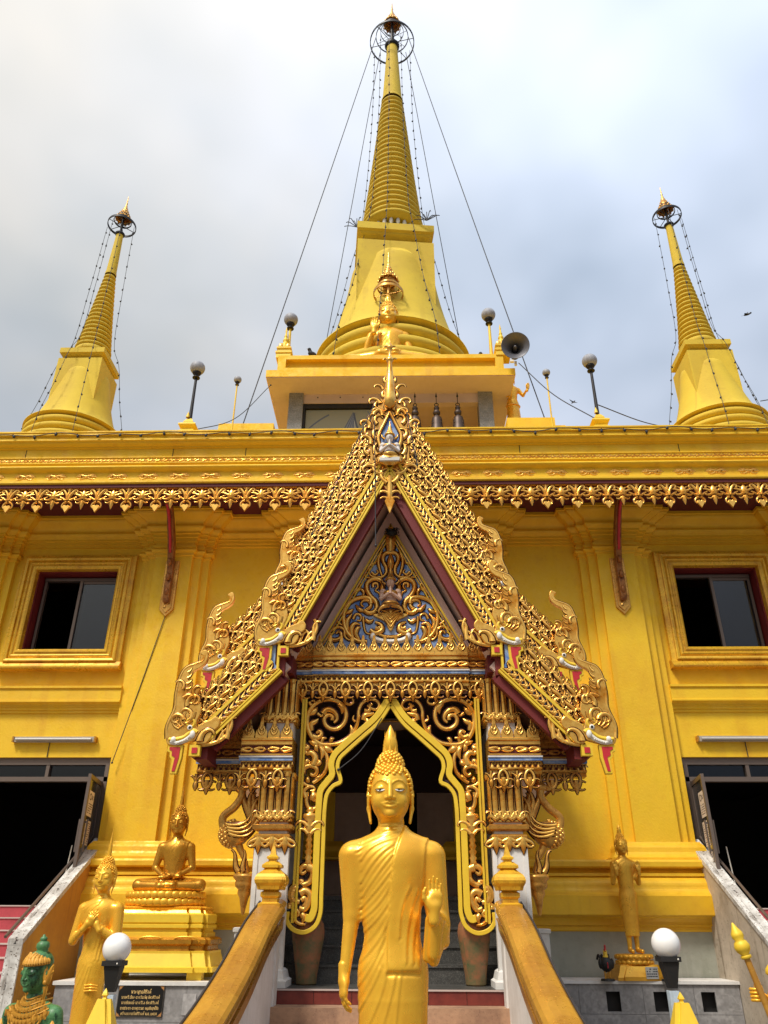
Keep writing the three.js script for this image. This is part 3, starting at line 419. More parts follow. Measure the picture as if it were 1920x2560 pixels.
  const sh = [[.04, 7.5, 35, .36, 3, 16, .04, .014], [.1, 7.66, 0, .36, 4, 22, .034, .014], [.2, 7.76, 50, .34, -4, -22, .034, .012], [.14, 7.85, 20, .3, 5, 22, .03, .012], [.2, 8.0, 55, .34, 3, 20, .036, .014], [.3, 8.2, 110, .34, -6, -22, .036, .014], [.2, 8.3, 30, .3, 6, 22, .034, .012], [.33, 8.5, 120, .34, -7, -24, .036, .014], [.2, 8.58, 40, .3, 7, 24, .032, .012], [.12, 8.74, 100, .34, -6, -24, .036, .014], [.26, 8.76, 100, .28, 6, 24, .032, .012], [.05, 8.84, 60, .3, 9, 22, .032, .014], [.16, 8.98, 80, .3, -6, -24, .03, .012], [.1, 9.1, 50, .24, 8, 26, .028, .01], [.11, 9.26, 80, .22, -6, -26, .024, .01], [.07, 9.4, 50, .18, 8, 28, .022, .008], [.33, 8.02, 20, .22, 8, 26, .028, .008], [.38, 8.4, 60, .22, 8, 26, .028, .006], [.33, 8.66, 70, .22, 8, 26, .026, .006], [.24, 8.92, 80, .2, 8, 26, .024, .006], [.08, 8.62, 120, .2, -5, -22, .024, .01], [.19, 8.1, 150, .16, -8, -30, .024, .01]];
  for (const a of sh) for (const s of [1, -1]) part('scroll', s > 0 ? curl(...a, { z: -.04 }) : mir(curl(...a, { z: -.04 })), M.gold, ap);
  part('niche', [extr(spl([[0, 8.72], [.1, 8.5], [.17, 8.3], [.14, 8.1], [-.14, 8.1], [-.17, 8.3], [-.1, 8.5]], 40), .012, 0).translate(0, 0, -.035)], M.blue, ap);
  part('niche_rim', both([strip2([[0, 8.78], [.1, 8.54], [.18, 8.32], [.14, 8.1]], .02, .024, 1, 16)]), M.gold, ap);
  part('drop_ornament', [both([curl(.0, 7.36, 20, .22, 4, -22, .03, .01), curl(0, 7.1, 60, .22, -5, -24, .03, .01), curl(0, 7.0, 60, .18, -5, -24, .026, .01)]), extr([[0, 6.78], [.07, 6.98], [0, 7.1], [-.07, 6.98]], .02, .012), curl(0, 7.0, 90, .42, 0, 0, .04, .05)], M.gold, ap, { pos: [0, .2, -.05] });
  part('red_lining', [extr([[0, 7.3], [.2, 7.6], [-.2, 7.6]], .03, 0).translate(0, .0, -.1)], M.red, ap);
  // praying figure (also used in the pediment)
  const figSkin = done([cyl(.10, .075, .14, 0, .0, 0, 12).scale(1, 1, .7), sph(.1, 0, .16, 0, 12, 1, .8, .65), sph(.055, -.105, .2, 0, 8), sph(.055, .105, .2, 0, 8), bar([.11, .2, 0], [.14, .08, .04], .035, .028), bar([.14, .08, .04], [.02, .15, .11], .028, .022), bar([-.11, .2, 0], [-.14, .08, .04], .035, .028), bar([-.14, .08, .04], [-.02, .15, .11], .028, .022), bar([0, .14, .115], [0, .25, .105], .024, .01), cyl(.035, .03, .07, 0, .22, 0, 8), sph(.068, 0, .34, .01, 14, .88, 1.15, .95), sph(.014, 0, .335, .075, 6, .8, 1.6, 1)]);
  const figGold = done([lathe([[.07, .375], [.085, .39], [.08, .41], [.06, .43], [.05, .46], [.035, .49], [.03, .53], [.015, .57], [.006, .66], [0, .67]], 12), sph(.125, 0, .185, 0, 12, 1, .35, .7), lathe([[.10, -.02], [.14, .0], [.12, .03], [.09, .05]], 14), both([curl(.02, -.01, -10, .2, -2, -14, .04, .012, { z: .06 }), curl(.07, .33, 20, .1, 8, 24, .02, .006)])]);
  const d1 = part('praying_deity', figSkin, std({ color: rgb(.66, .6, .56), roughness: .6 }), porch, { pos: [0, 7.93, .80] }); part('crown', figGold, M.gold, d1);
  part('deity_seat', [lathe([[.05, -.16], [.2, -.08], [.22, -.04], [.14, -.02], [.13, .0]], 18).scale(1, 1, .5)], M.gold, d1); part('deity_base', [box(-.15, .15, -.12, -.06, .06, .1)], M.white, d1);
  // ----- pediment
  const ped = part('pediment', [extr([[0, 7.16], [-1.16, 4.98], [1.16, 4.98]], .05, 0).translate(0, 0, -.06)], M.blue, porch);
  part('gable_wall', [extr([[0, 7.5], [-1.38, 4.8], [-1.6, 4.5], [1.6, 4.5], [1.38, 4.8]], .08, 0).translate(0, 0, -.18)], M.pink, ped);
  for (const s of [-1, 1]) for (const [o, w, m] of [[0, .03, M.yellow], [.045, .02, M.gold], [.085, .014, M.yellow]]) part('pediment_border', [box(-s * o, -s * (o + w), 0, 2.47 - o * 2.2, -.01, .03)], m, ped, { pos: [s * 1.165, 4.98, 0], rot: [0, 0, s * Math.atan(1.16 / 2.18)] });
  const px = (u, v) => [(u - 822) / 422, 7.12 - (v - 95) / 391.5], pq = a => { const r = []; for (let i = 0; i < a.length; i += 2) r.push([(a[i] - 686) / 654.6, 7.179 - a[i + 1] * .001655]); return r; };
  const pc = [ // start width, end width, belly, then points
    [.05, .024, 0, 690, 300, 640, 305, 610, 340, 615, 400, 640, 450, 640, 510, 600, 550, 555, 545], [.02, .003, .02, 600, 540, 570, 450, 562, 380, 580, 320, 600, 250, 588, 215], [.026, .012, 0, 560, 552, 490, 535, 468, 480, 500, 440], [.028, .014, 0, 495, 500, 530, 525, 560, 500, 545, 475], [.012, .003, .02, 490, 440, 495, 415, 530, 405, 540, 365], [.02, .01, 0, 480, 550, 440, 550, 430, 520, 455, 520],
    [.05, .05, 0, 600, 680, 606, 605, 560, 568, 500, 570, 455, 610, 450, 670, 490, 740, 540, 790, 552, 850, 520, 892, 470, 900, 430, 875], [.05, .042, 0, 495, 815, 480, 762, 420, 748, 340, 765, 270, 810, 236, 880, 228, 960, 250, 1050, 300, 1120, 380, 1165, 460, 1168], [.04, .018, 0, 450, 868, 492, 830, 470, 785, 415, 782, 395, 815, 420, 840], [.02, .004, .03, 430, 880, 385, 868, 340, 815], [.034, .014, 0, 515, 655, 512, 618, 548, 612, 560, 650, 535, 680, 570, 705, 582, 750], [.014, .003, .024, 330, 742, 345, 690, 378, 655, 386, 605], [.014, .008, .02, 415, 740, 418, 695, 385, 665, 365, 690],
    [.03, .014, 0, 320, 960, 350, 908, 395, 925, 390, 970, 358, 968], [.016, .003, .03, 240, 905, 285, 885, 326, 858], [.016, .004, .036, 275, 1090, 262, 985, 312, 900], [.02, .004, .034, 330, 1145, 305, 1060, 335, 1000, 395, 1010], [.02, .004, .034, 390, 1155, 350, 1090, 372, 1040, 400, 1040], [.036, .016, 0, 115, 1065, 175, 1030, 235, 1058, 246, 1120, 290, 1152, 315, 1120], [.05, .02, 0, 85, 1142, 150, 1152, 202, 1132, 206, 1088, 178, 1072, 160, 1095], [.012, .003, .016, 95, 1140, 110, 1100, 150, 1080], [.012, .004, .014, 215, 1010, 180, 990, 170, 955],
    [.026, .014, .0, 420, 935, 425, 1005, 450, 1085, 505, 1100], [.045, .02, .02, 490, 1060, 540, 1092, 602, 1062, 590, 1010, 535, 985], [.03, .012, .02, 440, 960, 480, 985, 520, 960], [.05, .03, 0, 540, 1040, 570, 1050, 585, 1030], [.03, .034, 0, 490, 1135, 515, 1092, 570, 1098, 620, 1120, 686, 1126]];
  for (const [w0, w1, bl, ...q] of pc) { const c = strip2(pq(q), w0 * .68, w1 * .68, 1.15, Math.max(12, q.length * 1.6 | 0), false, .0, bl * .75); part('scroll', c, M.gold, ped); part('scroll', mir(c), M.gold, ped); }
  part('flame_crest', [curl(...px(822, 265), 90, .5, 0, 0, .05, .003, { b: .05, n: 12, z: .01 }), curl(...px(822, 380), 90, .26, 0, 0, .02, .01, { b: .035, z: .01 }), both([curl(...px(830, 200), 40, .16, 5, 24, .024, .006), curl(...px(830, 240), 40, .2, 5, 24, .026, .006)])], M.gold, ped);
  part('lotus_bracket', [extr(spl([[0, -.19], [.08, -.05], [.2, .02], [.25, .05], [.14, .07], [.08, .12], [-.08, .12], [-.14, .07], [-.25, .05], [-.2, .02], [-.08, -.05]], 60), .03, .014).translate(0, 5.60, 0), both([0, 1, 2, 3].map(i => strip2([[0, 5.45 + i * .065], [.05 + i * .012, 5.53 + i * .06], [.11 + i * .035, 5.61 + i * .035]], .016, .01, 1, 8, false, .045)))], M.gold, ped);
  part('monster_teeth', [strip2([[-.27, 5.31], [-.18, 5.26], [0, 5.235], [.18, 5.26], [.27, 5.31]], .026, .026, 1, 20, false, .03), sph(.05, -.26, 5.31, .04, 10, .8, 1.2, .8), sph(.05, .26, 5.31, .04, 10, .8, 1.2, .8)], M.ivory, ped);
  const d2 = part('praying_deity', figSkin, M.skin, porch, { pos: [0, 5.78, .07], scale: 1.05 }); part('crown', figGold, M.goldDim, d2);
  // ----- entablatures
  const flame = done([extr(spl([[-.07, 0], [.07, 0], [.072, .05], [.045, .11], [.022, .16], [.006, .25], [-.006, .25], [-.022, .16], [-.045, .11], [-.072, .05]], 40), .018, .01), both([curl(.0, .02, 30, .12, 8, 30, .016, .006, { z: .03, n: 8, m: 3 }), curl(0, .08, 50, .09, 6, 30, .013, .004, { z: .03, n: 7, m: 3 })]), dot(0, .05, .018, .03), box(-.076, .076, -.02, .015, -.01, .03)]);
  const gar = done([curl(-.08, 0, 25, .17, -2, -18, .026, .008, { n: 8, h: 1.1 }), curl(-.08, 0, -25, .17, 2, 18, .026, .008, { n: 8, h: 1.1 }), dot(.055, 0, .022, .01)]);
  const garL = done(mir(gar.clone()));
  const heart = done([both([curl(.0, -.19, 30, .31, 7, 12.5, .02, .012, { n: 14, m: 3 }), curl(.02, -.14, 60, .13, -8, -26, .013, .005, { n: 8, m: 3 }), curl(.03, -.2, -20, .09, 6, 24, .012, .004, { n: 6, m: 3 })]), curl(0, -.2, -90, .07, 0, 0, .03, .002, { n: 4 }), curl(0, -.19, 90, .11, 0, 0, .012, .03, { n: 5, b: .012 })]);
  const drop = done([both([curl(.004, -.1, 70, .11, -3, -26, .011, .006, { n: 8, m: 3 })]), curl(0, -.1, 90, .1, 0, 0, .012, .016, { n: 4, m: 3 }), curl(0, -.11, -90, .11, 0, 0, .02, .002, { n: 6, m: 3, b: .016 })]);
  function entab(x0, x1, yb, zf, zb, dim) {
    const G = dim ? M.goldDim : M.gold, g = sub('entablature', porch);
    const pr = [[zb, yb - .46], [zf - .05, yb - .46], [zf - .05, yb - .415], [zf - .0, yb - .41], [zf + .01, yb - .40], [zf + .01, yb - .385], [zf - .03, yb - .38], [zf - .03, yb - .31], [zf + .01, yb - .235], [zf + .03, yb - .23], [zf + .03, yb - .215], [zf, yb - .21], [zf, yb - .1], [zf + .03, yb - .095], [zf + .03, yb - .07], [zf + .015, yb - .065], [zf + .015, yb - .05], [zf + .045, yb - .04], [zf + .045, yb - .015], [zf + .02, yb], [zb, yb]];
    part('beam', mould(pr, x0, x1), dim ? M.goldDim : M.gold, g);
    part('blue_fillet', box(x0 - .012, x1 + .012, yb - .300, yb - .262, zf - .02, zf + .03), M.blue, g); part('white_fillet', box(x0 - .016, x1 + .016, yb - .262, yb - .243, zf - .02, zf + .045), M.white, g);
    part('garland_ground', box(x0 + .004, x1 - .004, yb - .208, yb - .102, zf - .02, zf + .003), M.maroonDark, g); part('tooth_ground', box(x0 + .004, x1 - .004, yb - .378, yb - .312, zf - .05, zf - .026), M.maroonDark, g);
    const w = x1 - x0, nf = Math.max(2, Math.round(w / .155)), mid = (x0 + x1) / 2;
    for (let i = 0; i < nf; i++) { const x = x0 + w * (i + .5) / nf; part('antefix', flame, G, g, { pos: [x, yb + .012, zf] }); part('garland_leaf', x < mid ? gar : garL, G, g, { pos: [x, yb - .155, zf + .004] }); }
    const tt = []; for (let i = 0, n = Math.round(w / .075); i < n; i++) { const x = x0 + w * (i + .5) / n; tt.push(curl(x, yb - .4, 90, .1, 0, 0, .034, .003, { n: 5, m: 3, z: zf - .03, b: .006 }), curl(x + .037, yb - .345, 90, .06, 0, 0, .025, .003, { n: 4, m: 3, z: zf - .03 })); }
    part('tooth_row', tt, G, g, { stuff: true });
    const np = Math.max(1, Math.round(w / .32)); for (let i = 0; i < np; i++) { const x = x0 + w * (i + .5) / np; part('fringe_pendant', heart, G, g, { pos: [x, yb - .43, zf + .005] }); part('fringe_drop', drop, G, g, { pos: [x - w / np / 2 + .01, yb - .43, zf + .01] }); }
    return g;
  }
  entab(-1.1, 1.1, 5.013, .17, -.1);
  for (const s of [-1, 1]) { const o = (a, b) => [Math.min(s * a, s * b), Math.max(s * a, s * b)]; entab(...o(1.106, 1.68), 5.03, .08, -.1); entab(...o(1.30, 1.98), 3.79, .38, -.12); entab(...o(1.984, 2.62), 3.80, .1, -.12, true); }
  // side returns of the outer entablatures
  for (const s of [-1, 1]) part('side_beam', box(s * 1.5, s * 2.3, 3.34, 3.66, -3.4, -.125), M.pink, porch);
  part('ceiling', [box(-1.7, 1.7, 4.42, 4.5, -3.47, -.1)], M.backing, porch);
  for (const s of [-1, 1]) part('side_wall', box(s * 1.52, s * 1.68, .9, 4.42, -3.46, -.2), M.white, porch);
  // dark panelled inner doors in the hall's central opening
  for (const s of [-1, 1]) { const d = part('inner_door', [box(s * .4, s * 1.5, 1.92, 4.3, -3.44, -3.38)], M.brown, porch); part('door_border', [box(s * .47, s * .5, 2.02, 3.7, -3.379, -3.365), box(s * .5, s * 1.5, 2.02, 2.05, -3.379, -3.365), box(s * .4, s * 1.5, 1.88, 1.96, -3.38, -3.35)], M.brown, d); }
  part('door_header', [box(-1.5, 1.5, 3.62, 4.4, -3.4, -3.3)], M.backing, porch);
  { const f = part('ceiling_fitting', lathe([[0, -.04], [.22, -.03], [.3, 0], [.31, .03], [.28, .05], [0, .06]], 24), M.brown, porch, { pos: [0, 4.3, -1.2] }); part('fitting_rim', new THREE.TorusGeometry(.3, .018, 8, 24).rotateX(PI / 2), M.goldDim, f); }
  // ----- columns
  const petal = (h, w) => [curl(0, 0, 90, h, 0, 0, w * .6, w * .75, { n: 5, m: 4, h: .7 }), curl(0, h * .96, 90, h * .1, 0, 0, w * .8, w * .9, { n: 3, h: 1.2 }), both([curl(.006, .02, 55, h * .28, -4, -30, w * .3, .006, { n: 7, m: 3, z: .01 })])];
  function capital(s, y0, h, par) {
    const g = part('capital', [box(-.19, .19, 0, h, -.19, .19), mouldRect([[.0, -.06], [.03, -.05], [.03, -.03], [.01, -.02], [.05, 0], [.05, .03], [.0, .04]], -.19, .19, -.19, .19)], M.gold, par, { pos: [s * 1.5, y0, .12] });
    const pt = done(petal(h, .052)), low = done([both([curl(.0, .0, 20, .14, 4, 26, .035, .012, { n: 9 })]), sph(.035, 0, .03, .0, 8)]);
    for (let k = 0; k < 4; k++) for (const f of [0, 1, 2]) { const t = -.15 + k * .1, q = f === 0 ? [t, 0, .195] : f === 1 ? [-.195, 0, -t] : [.195, 0, t]; part('capital_petal', pt, M.gold, g, { pos: q, rot: [0, f === 0 ? 0 : f === 1 ? -PI / 2 : PI / 2, 0] }); part('capital_curl', low, M.gold, g, { pos: [q[0] * 1.04, -.02, q[2] * 1.04 + (f ? 0 : .02)], rot: [0, f === 0 ? 0 : f === 1 ? -PI / 2 : PI / 2, 0], scale: .8 }); }
  }
  for (const s of [-1, 1]) {
    const c = part('column', [box(s * 1.32, s * 1.68, .9, 4.4, -.06, .30)], M.white, porch);
    part('shaft_corner', [box(s * 1.28, s * 1.335, .9, 2.5, .2, .315), box(s * 1.665, s * 1.72, .9, 2.5, .2, .315)], M.white, c);
    part('gold_edge', [box(s * 1.70, s * 1.735, .95, 2.6, .15, .26)], M.gold, c);
    capital(s, 4.06, .5, porch); capital(s, 2.80, .52, porch);
    part('collar', [mouldRect([[0, 2.635], [.03, 2.645], [.05, 2.66], [.06, 2.70], [.04, 2.715], [0, 2.72]], Math.min(s * 1.3, s * 1.7), Math.max(s * 1.3, s * 1.7), -.08, .32)], M.goldDim, c);
    part('collar', [mouldRect([[0, 2.54], [.02, 2.55], [.03, 2.58], [.01, 2.60], [0, 2.605]], Math.min(s * 1.3, s * 1.7), Math.max(s * 1.3, s * 1.7), -.08, .32)], M.gold, c);
    for (const t of [-1, 0, 1]) part('hanging_leaf', [both([curl(0, .0, -30, .2, 4, -20, .04, .01, { n: 10 }), curl(.02, -.05, -60, .16, 4, 26, .03, .01, { n: 8 })]), curl(0, .02, -90, t ? .24 : .2, 0, 0, .04, .003, { b: .02 })], M.gold, c, { pos: [s * 1.5 + t * .17, 2.55, .325], scale: .85 });
    part('column_base', [mouldRect([[.08, .9], [.08, 1.0], [.05, 1.02], [.03, 1.1], [0, 1.12]], Math.min(s * 1.3, s * 1.7), Math.max(s * 1.3, s * 1.7), -.08, .32)], M.white, c);
  }
  // ----- pierced arch screen between the columns
  const scr = sub('arch_screen', porch, [0, 0, .05]);
  const archA = [[0, 4.43], [-.2, 4.13], [-.41, 3.94], [-.63, 3.75], [-.76, 3.62], [-.80, 3.5], [-.785, 3.36], [-.85, 3.27], [-.93, 3.16], [-.945, 3.0], [-.95, 2.5], [-.95, 1.9], [-.955, 1.74], [-1.0, 1.65], [-1.05, 1.66]];
  const archB = [[0, 4.30], [-.17, 4.05], [-.38, 3.86], [-.58, 3.68], [-.69, 3.57], [-.715, 3.46], [-.67, 3.27], [-.76, 3.22], [-.84, 3.12], [-.865, 2.98], [-.87, 2.5], [-.87, 1.9], [-.875, 1.7], [-.93, 1.57], [-1.06, 1.5], [-1.2, 1.53], [-1.28, 1.62], [-1.28, 1.72]];
  const flat = (pts, w, d, n = 90) => { const c = new THREE.CatmullRomCurve3(pts.map(p => V3(p[0], p[1], 0)), false, 'centripetal'), L = [], R = []; for (let i = 0; i <= n; i++) { const p = c.getPoint(i / n), t = c.getTangent(i / n); L.push([p.x - t.y * w, p.y + t.x * w]); R.push([p.x + t.y * w, p.y - t.x * w]); } return extr([...L, ...R.reverse()], d, .008); };
  const aq = a => { const r = []; for (let i = 0; i < a.length; i += 2) r.push([(a[i] - 908) / 710, 4.427 - a[i + 1] * .001354]); return r; }, al = a => { const r = []; for (let i = 0; i < a.length; i += 2) r.push([(a[i] - 957) / 710.5, 3.112 - a[i + 1] * .001307]); return r; };
  const up = [[.03, .026, 0, 330, 495, 230, 490, 150, 430, 100, 340, 85, 240, 110, 140, 180, 65, 280, 35, 380, 55, 450, 120, 470, 200, 450, 280, 390, 335, 320, 335, 265, 290, 255, 230, 290, 195, 335, 215, 330, 250], [.024, .018, 0, 330, 495, 420, 475, 500, 420, 560, 340, 590, 240, 595, 150, 630, 70, 700, 35, 770, 50, 795, 100, 770, 140, 720, 130, 700, 100, 725, 80], [.045, .014, 0, 240, 185, 270, 140, 330, 150, 370, 190, 380, 240, 350, 275], [.02, .01, 0, 185, 180, 228, 205, 248, 170], [.014, .003, .03, 95, 195, 150, 160, 182, 115], [.02, .004, .024, 140, 355, 128, 290, 170, 260, 196, 232], [.04, .018, 0, 150, 415, 200, 425, 232, 390, 210, 358, 182, 380], [.02, .008, .006, 235, 475, 250, 432, 284, 430], [.016, .003, .016, 320, 475, 335, 440, 360, 428], [.014, .003, .02, 520, 395, 532, 350, 514, 300], [.018, .006, 0, 562, 265, 538, 240, 545, 200], [.02, .004, .03, 385, 75, 432, 120, 425, 185], [.022, .012, 0, 445, 40, 470, 80, 512, 85, 538, 60, 528, 28], [.022, .01, 0, 98, 62, 118, 92, 152, 75, 142, 45, 118, 52], [.03, .014, 0, 650, 150, 690, 155, 702, 120, 678, 98], [.03, .012, .01, 640, 250, 655, 200, 700, 190, 745, 175], [.016, .003, .02, 655, 292, 682, 255, 658, 225],
    [.024, .022, 0, 200, 480, 250, 530, 290, 600, 300, 680, 280, 760, 230, 820, 170, 865], [.014, .003, .03, 205, 500, 160, 480, 108, 458], [.02, .004, .02, 190, 490, 186, 530, 204, 562], [.012, .003, .024, 215, 500, 252, 565, 238, 645], [.012, .003, .04, 255, 505, 300, 540, 358, 568], [.038, .02, 0, 70, 775, 80, 722, 130, 700, 190, 720, 202, 762, 170, 795, 142, 778], [.045, .012, .01, 165, 695, 182, 620, 140, 572, 98, 580, 84, 548], [.02, .004, .024, 82, 590, 72, 540, 108, 520, 74, 482], [.018, .006, .016, 78, 690, 105, 650, 134, 680], [.018, .004, .02, 190, 695, 224, 672, 214, 638], [.022, .02, 0, 60, 775, 60, 840, 100, 880, 165, 902], [.016, .003, .02, 190, 830, 225, 810, 232, 780], [.016, .003, .02, 130, 860, 118, 830, 122, 800], [.03, .012, 0, 110, 1000, 88, 945, 120, 905, 172, 900, 188, 930, 150, 938], [.02, .006, .01, 60, 900, 80, 870, 100, 890]];
  const dn = [[.026, .022, 0, 166, -20, 165, 70, 190, 130, 240, 140, 275, 100, 282, 40, 245, 60, 215, 40], [.03, .004, .03, 215, 60, 230, 10, 215, -40], [.055, .03, 0, 200, 672, 250, 690, 256, 760, 222, 810, 165, 832], [.04, .016, 0, 200, 660, 160, 670, 140, 702, 160, 732, 192, 712], [.03, .005, 0, 150, 825, 166, 802, 135, 795, 120, 830, 86, 822, 90, 780, 130, 738], [.05, .03, .01, 132, 862, 90, 862, 70, 920, 100, 970, 148, 976], [.046, .03, 0, 148, 905, 190, 880, 236, 910, 236, 970, 190, 1042, 148, 1030], [.03, .014, 0, 160, 965, 190, 940, 202, 980, 178, 1012], [.03, .014, 0, 60, 1035, 58, 1000, 96, 998, 92, 1042], [.034, .014, 0, 100, 1125, 94, 1070, 122, 1048, 148, 1080, 120, 1102], [.03, .004, .02, 168, 1078, 192, 1110, 178, 1160], [.026, .012, 0, 95, 1120, 150, 1160, 205, 1168]];
  for (const s of [-1, 1]) {
    const F = g => s < 0 ? g : mir(join([g]));
    part('arch_band', F(flat(archA, .036, .06)), M.yellow, scr); part('arch_rim', F(flat(archB, .02, .05)), M.yellow, scr); part('arch_groove', F(flat(archB.map(([x, y], i) => i < 13 ? [x - .026, y + .018] : [x, y]).slice(0, 13), .036, .012)), M.backing, scr);
    part('side_strip', [box(s * 1.165, s * 1.19, 1.62, 4.38, -.01, .07), box(s * 1.2, s * 1.235, 1.6, 4.38, -.02, .05)], M.yellow, scr);
    for (const [L, map] of [[up, aq], [dn, al]]) for (const [w0, w1, bl, ...q] of L) part('scroll', F(strip2(map(q), w0, w1, .9, Math.max(10, q.length * 1.5 | 0), false, .02, bl)), M.gold, scr);
    const Q2 = v => 4.4 - (1700 + v / 3.403 - 1745) * .00505, cx = s * 1.054;
    part('bead_drop', [lathe([[0, Q2(1600)], [.05, Q2(1590)], [.035, Q2(1560)], [.05, Q2(1540)], [.03, Q2(1520)], [.055, Q2(1490)], [.03, Q2(1470)], [.05, Q2(1445)], [.028, Q2(1420)], [.045, Q2(1400)], [.028, Q2(1375)], [.06, Q2(1330)], [.09, Q2(1290)], [.05, Q2(1250)], [.1, Q2(1215)], [.09, Q2(1185)], [.035, Q2(1178)], [.06, Q2(1160)], [.035, Q2(1130)], [0, Q2(1125)]], 12).scale(1, 1, .6), both([curl(.03, Q2(1290), 60, .2, -6, -24, .03, .01, { z: .03 }), curl(.02, Q2(1350), 60, .16, -6, -24, .026, .01, { z: .03 })])], M.gold, scr, { pos: [cx, 0, .03] });
  }
  // ----- hamsa birds that bracket the wings
  for (const s of [-1, 1]) {
    const F = l => { const g = join([l]); return s < 0 ? g : mir(g); };
    const h = part('hamsa_bracket', F([sph(.17, -2.03, 2.62, .1, 20, 1.15, .95, .75), tube([[-2.17, 2.66, .1], [-2.2, 2.82, .1], [-2.06, 2.95, .1], [-1.98, 3.08, .1], [-1.98, 3.2, .1]], .052, 24, 10), sph(.075, -1.98, 3.2, .1, 12, 1.3, .8, 1), bar([-2.06, 3.2, .1], [-2.17, 3.16, .1], .03, .006), ...[0, 1, 2, 3, 4].map(i => curl(-1.93 + i * .03, 2.55 + i * .03, 30 + i * 14, .5 + i * .03, 3, -9, .03, .004, { n: 14, b: .02, z: .1 })), ...[0, 1, 2].map(i => curl(-1.8 + i * .03, 2.7 + i * .06, 70 + i * 6, .4, 5, -14, .03, .004, { n: 12, b: .02, z: .08 })), bar([-1.96, 2.48, .1], [-1.86, 2.3, .1], .05, .03), bar([-1.86, 2.3, .1], [-1.84, 2.16, .1], .03, .05)]), M.goldDim, porch);
    const sc = []; for (let i = 0; i < 7; i++) for (let j = 0; j < 9; j++) { const a = -1.1 + i * .36, b = -1.25 + j * .32 + (i % 2) * .16; const p = [-2.03 - Math.cos(a) * Math.cos(b) * .196, 2.62 + Math.sin(b) * .163, .1 + Math.sin(a) * Math.cos(b) * .129]; sc.push(sph(.022, ...p, 6, 1, 1.1, .8)); }
    part('feathers', F(sc), M.gold, h, { stuff: true });
    part('wing', F([0, 1, 2, 3].map(i => curl(-2.12 + i * .012, 2.72 - i * .035, -8 - i * 4, .34, 1, 9, .022, .008, { n: 10, z: .24 - i * .006 }))), M.gold, h);
    part('crest', F([curl(-1.97, 3.24, 90, .14, -4, 16, .04, .004, { z: .1 }), curl(-1.92, 3.22, 60, .14, 4, 20, .03, .004, { z: .1 })]), M.gold, h);
    part('bird_perch', F([lathe([[0, 2.16], [.15, 2.15], [.16, 2.11], [.12, 2.07], [.13, 2.04], [.12, 2.0], [.08, 1.97], [.09, 1.93], [.06, 1.88], [.02, 1.7], [0, 1.68]], 16).translate(-1.84, 0, .1), curl(-1.92, 2.17, 150, .3, -9, 18, .035, .005, { n: 12, z: .16 }), curl(-1.86, 2.17, 120, .26, -8, 16, .03, .005, { n: 12, z: .18 })]), M.goldDim, h);
  }
}
{
  const n = thing('bird_nest', 'dark tangled bird nest wedged in the peak of the blue pediment', 'nest', [.02, 6.93, -10.78]); const l = []; seed = 77;
  for (let i = 0; i < 46; i++) { const a = rnd() * 6.28, r = .05 + rnd() * .07, b = rnd() * 6.28; l.push(bar([Math.cos(a) * r, rnd() * .12, Math.sin(a) * r * .6], [Math.cos(b) * r * 1.1, rnd() * .14 - .03, Math.sin(b) * r * .6], .008, .004, 5)); }
  part('twigs', l, M.black, n, { stuff: true }); part('mud_cup', sph(.09, 0, .04, 0, 12, 1, .7, .6), M.black, n);
}
// ---------------------------------------------------------------- stupas on the roof
function ringPts(r, h, n = 7) { const p = []; for (let i = 0; i <= n; i++) { const a = -PI / 2 + PI * i / n; p.push([r - h * .5 + Math.cos(a) * h * .62, h / 2 + Math.sin(a) * h / 2]); } return p; }
function hoopUmbrella(par, y, tiers, crownY, crownR, tip, mat, crownMat, spokes = 6) {
  tiers.forEach(([r, dy, w], i) => { const g = part('umbrella_hoop', [new THREE.CylinderGeometry(r, r, w, 36, 1, true).translate(0, y + dy, 0), new THREE.CylinderGeometry(r * .96, r * .96, w, 36, 1, true).translate(0, y + dy, 0), new THREE.TorusGeometry(r * .98, w * .16, 6, 36).rotateX(PI / 2).translate(0, y + dy - w / 2, 0), new THREE.TorusGeometry(r * .98, w * .16, 6, 36).rotateX(PI / 2).translate(0, y + dy + w / 2, 0)], mat, par);
    const l = []; for (let k = 0; k < spokes; k++) { const a = k / spokes * 2 * PI + .3 + i * .2; l.push(bar([0, y + dy, 0], [Math.cos(a) * r * .97, y + dy, Math.sin(a) * r * .97], w * .16, w * .16, 6)); } part('spoke', l, mat, g, { stuff: true }); });
  const prof = [], n = 6; for (let i = 0; i < n; i++) { const t = i / n, r = crownR * Math.pow(1 - t, 1.25) + .02, yy = crownY + (tip - crownY) * .62 * t; prof.push([r, yy], [r * 1.08, yy + .01], [r * .98, yy + (tip - crownY) * .05], [r * .8, yy + (tip - crownY) * .06]); }
  const yt = crownY + (tip - crownY) * .62; prof.push([crownR * .1, yt], [crownR * .16, yt + (tip - yt) * .12], [crownR * .07, yt + (tip - yt) * .3], [crownR * .1, yt + (tip - yt) * .4], [.004, tip], [0, tip]);
  part('tiered_crown', lathe(prof, 24), crownMat, par);
  const fl = []; for (let k = 0; k < 4; k++) { const t = k / n, r = crownR * Math.pow(1 - t, 1.25) + .02, c = 12 - k * 2; for (let j = 0; j < c; j++) { const a = j / c * 2 * PI; fl.push(sph(crownR * .13 * (1 - t * .5), Math.cos(a) * r * 1.05, crownY + (tip - crownY) * .62 * t, Math.sin(a) * r * 1.05, 6, 1, 1.7, 1)); } } part('crown_leaves', fl, crownMat, par, { stuff: true });
}
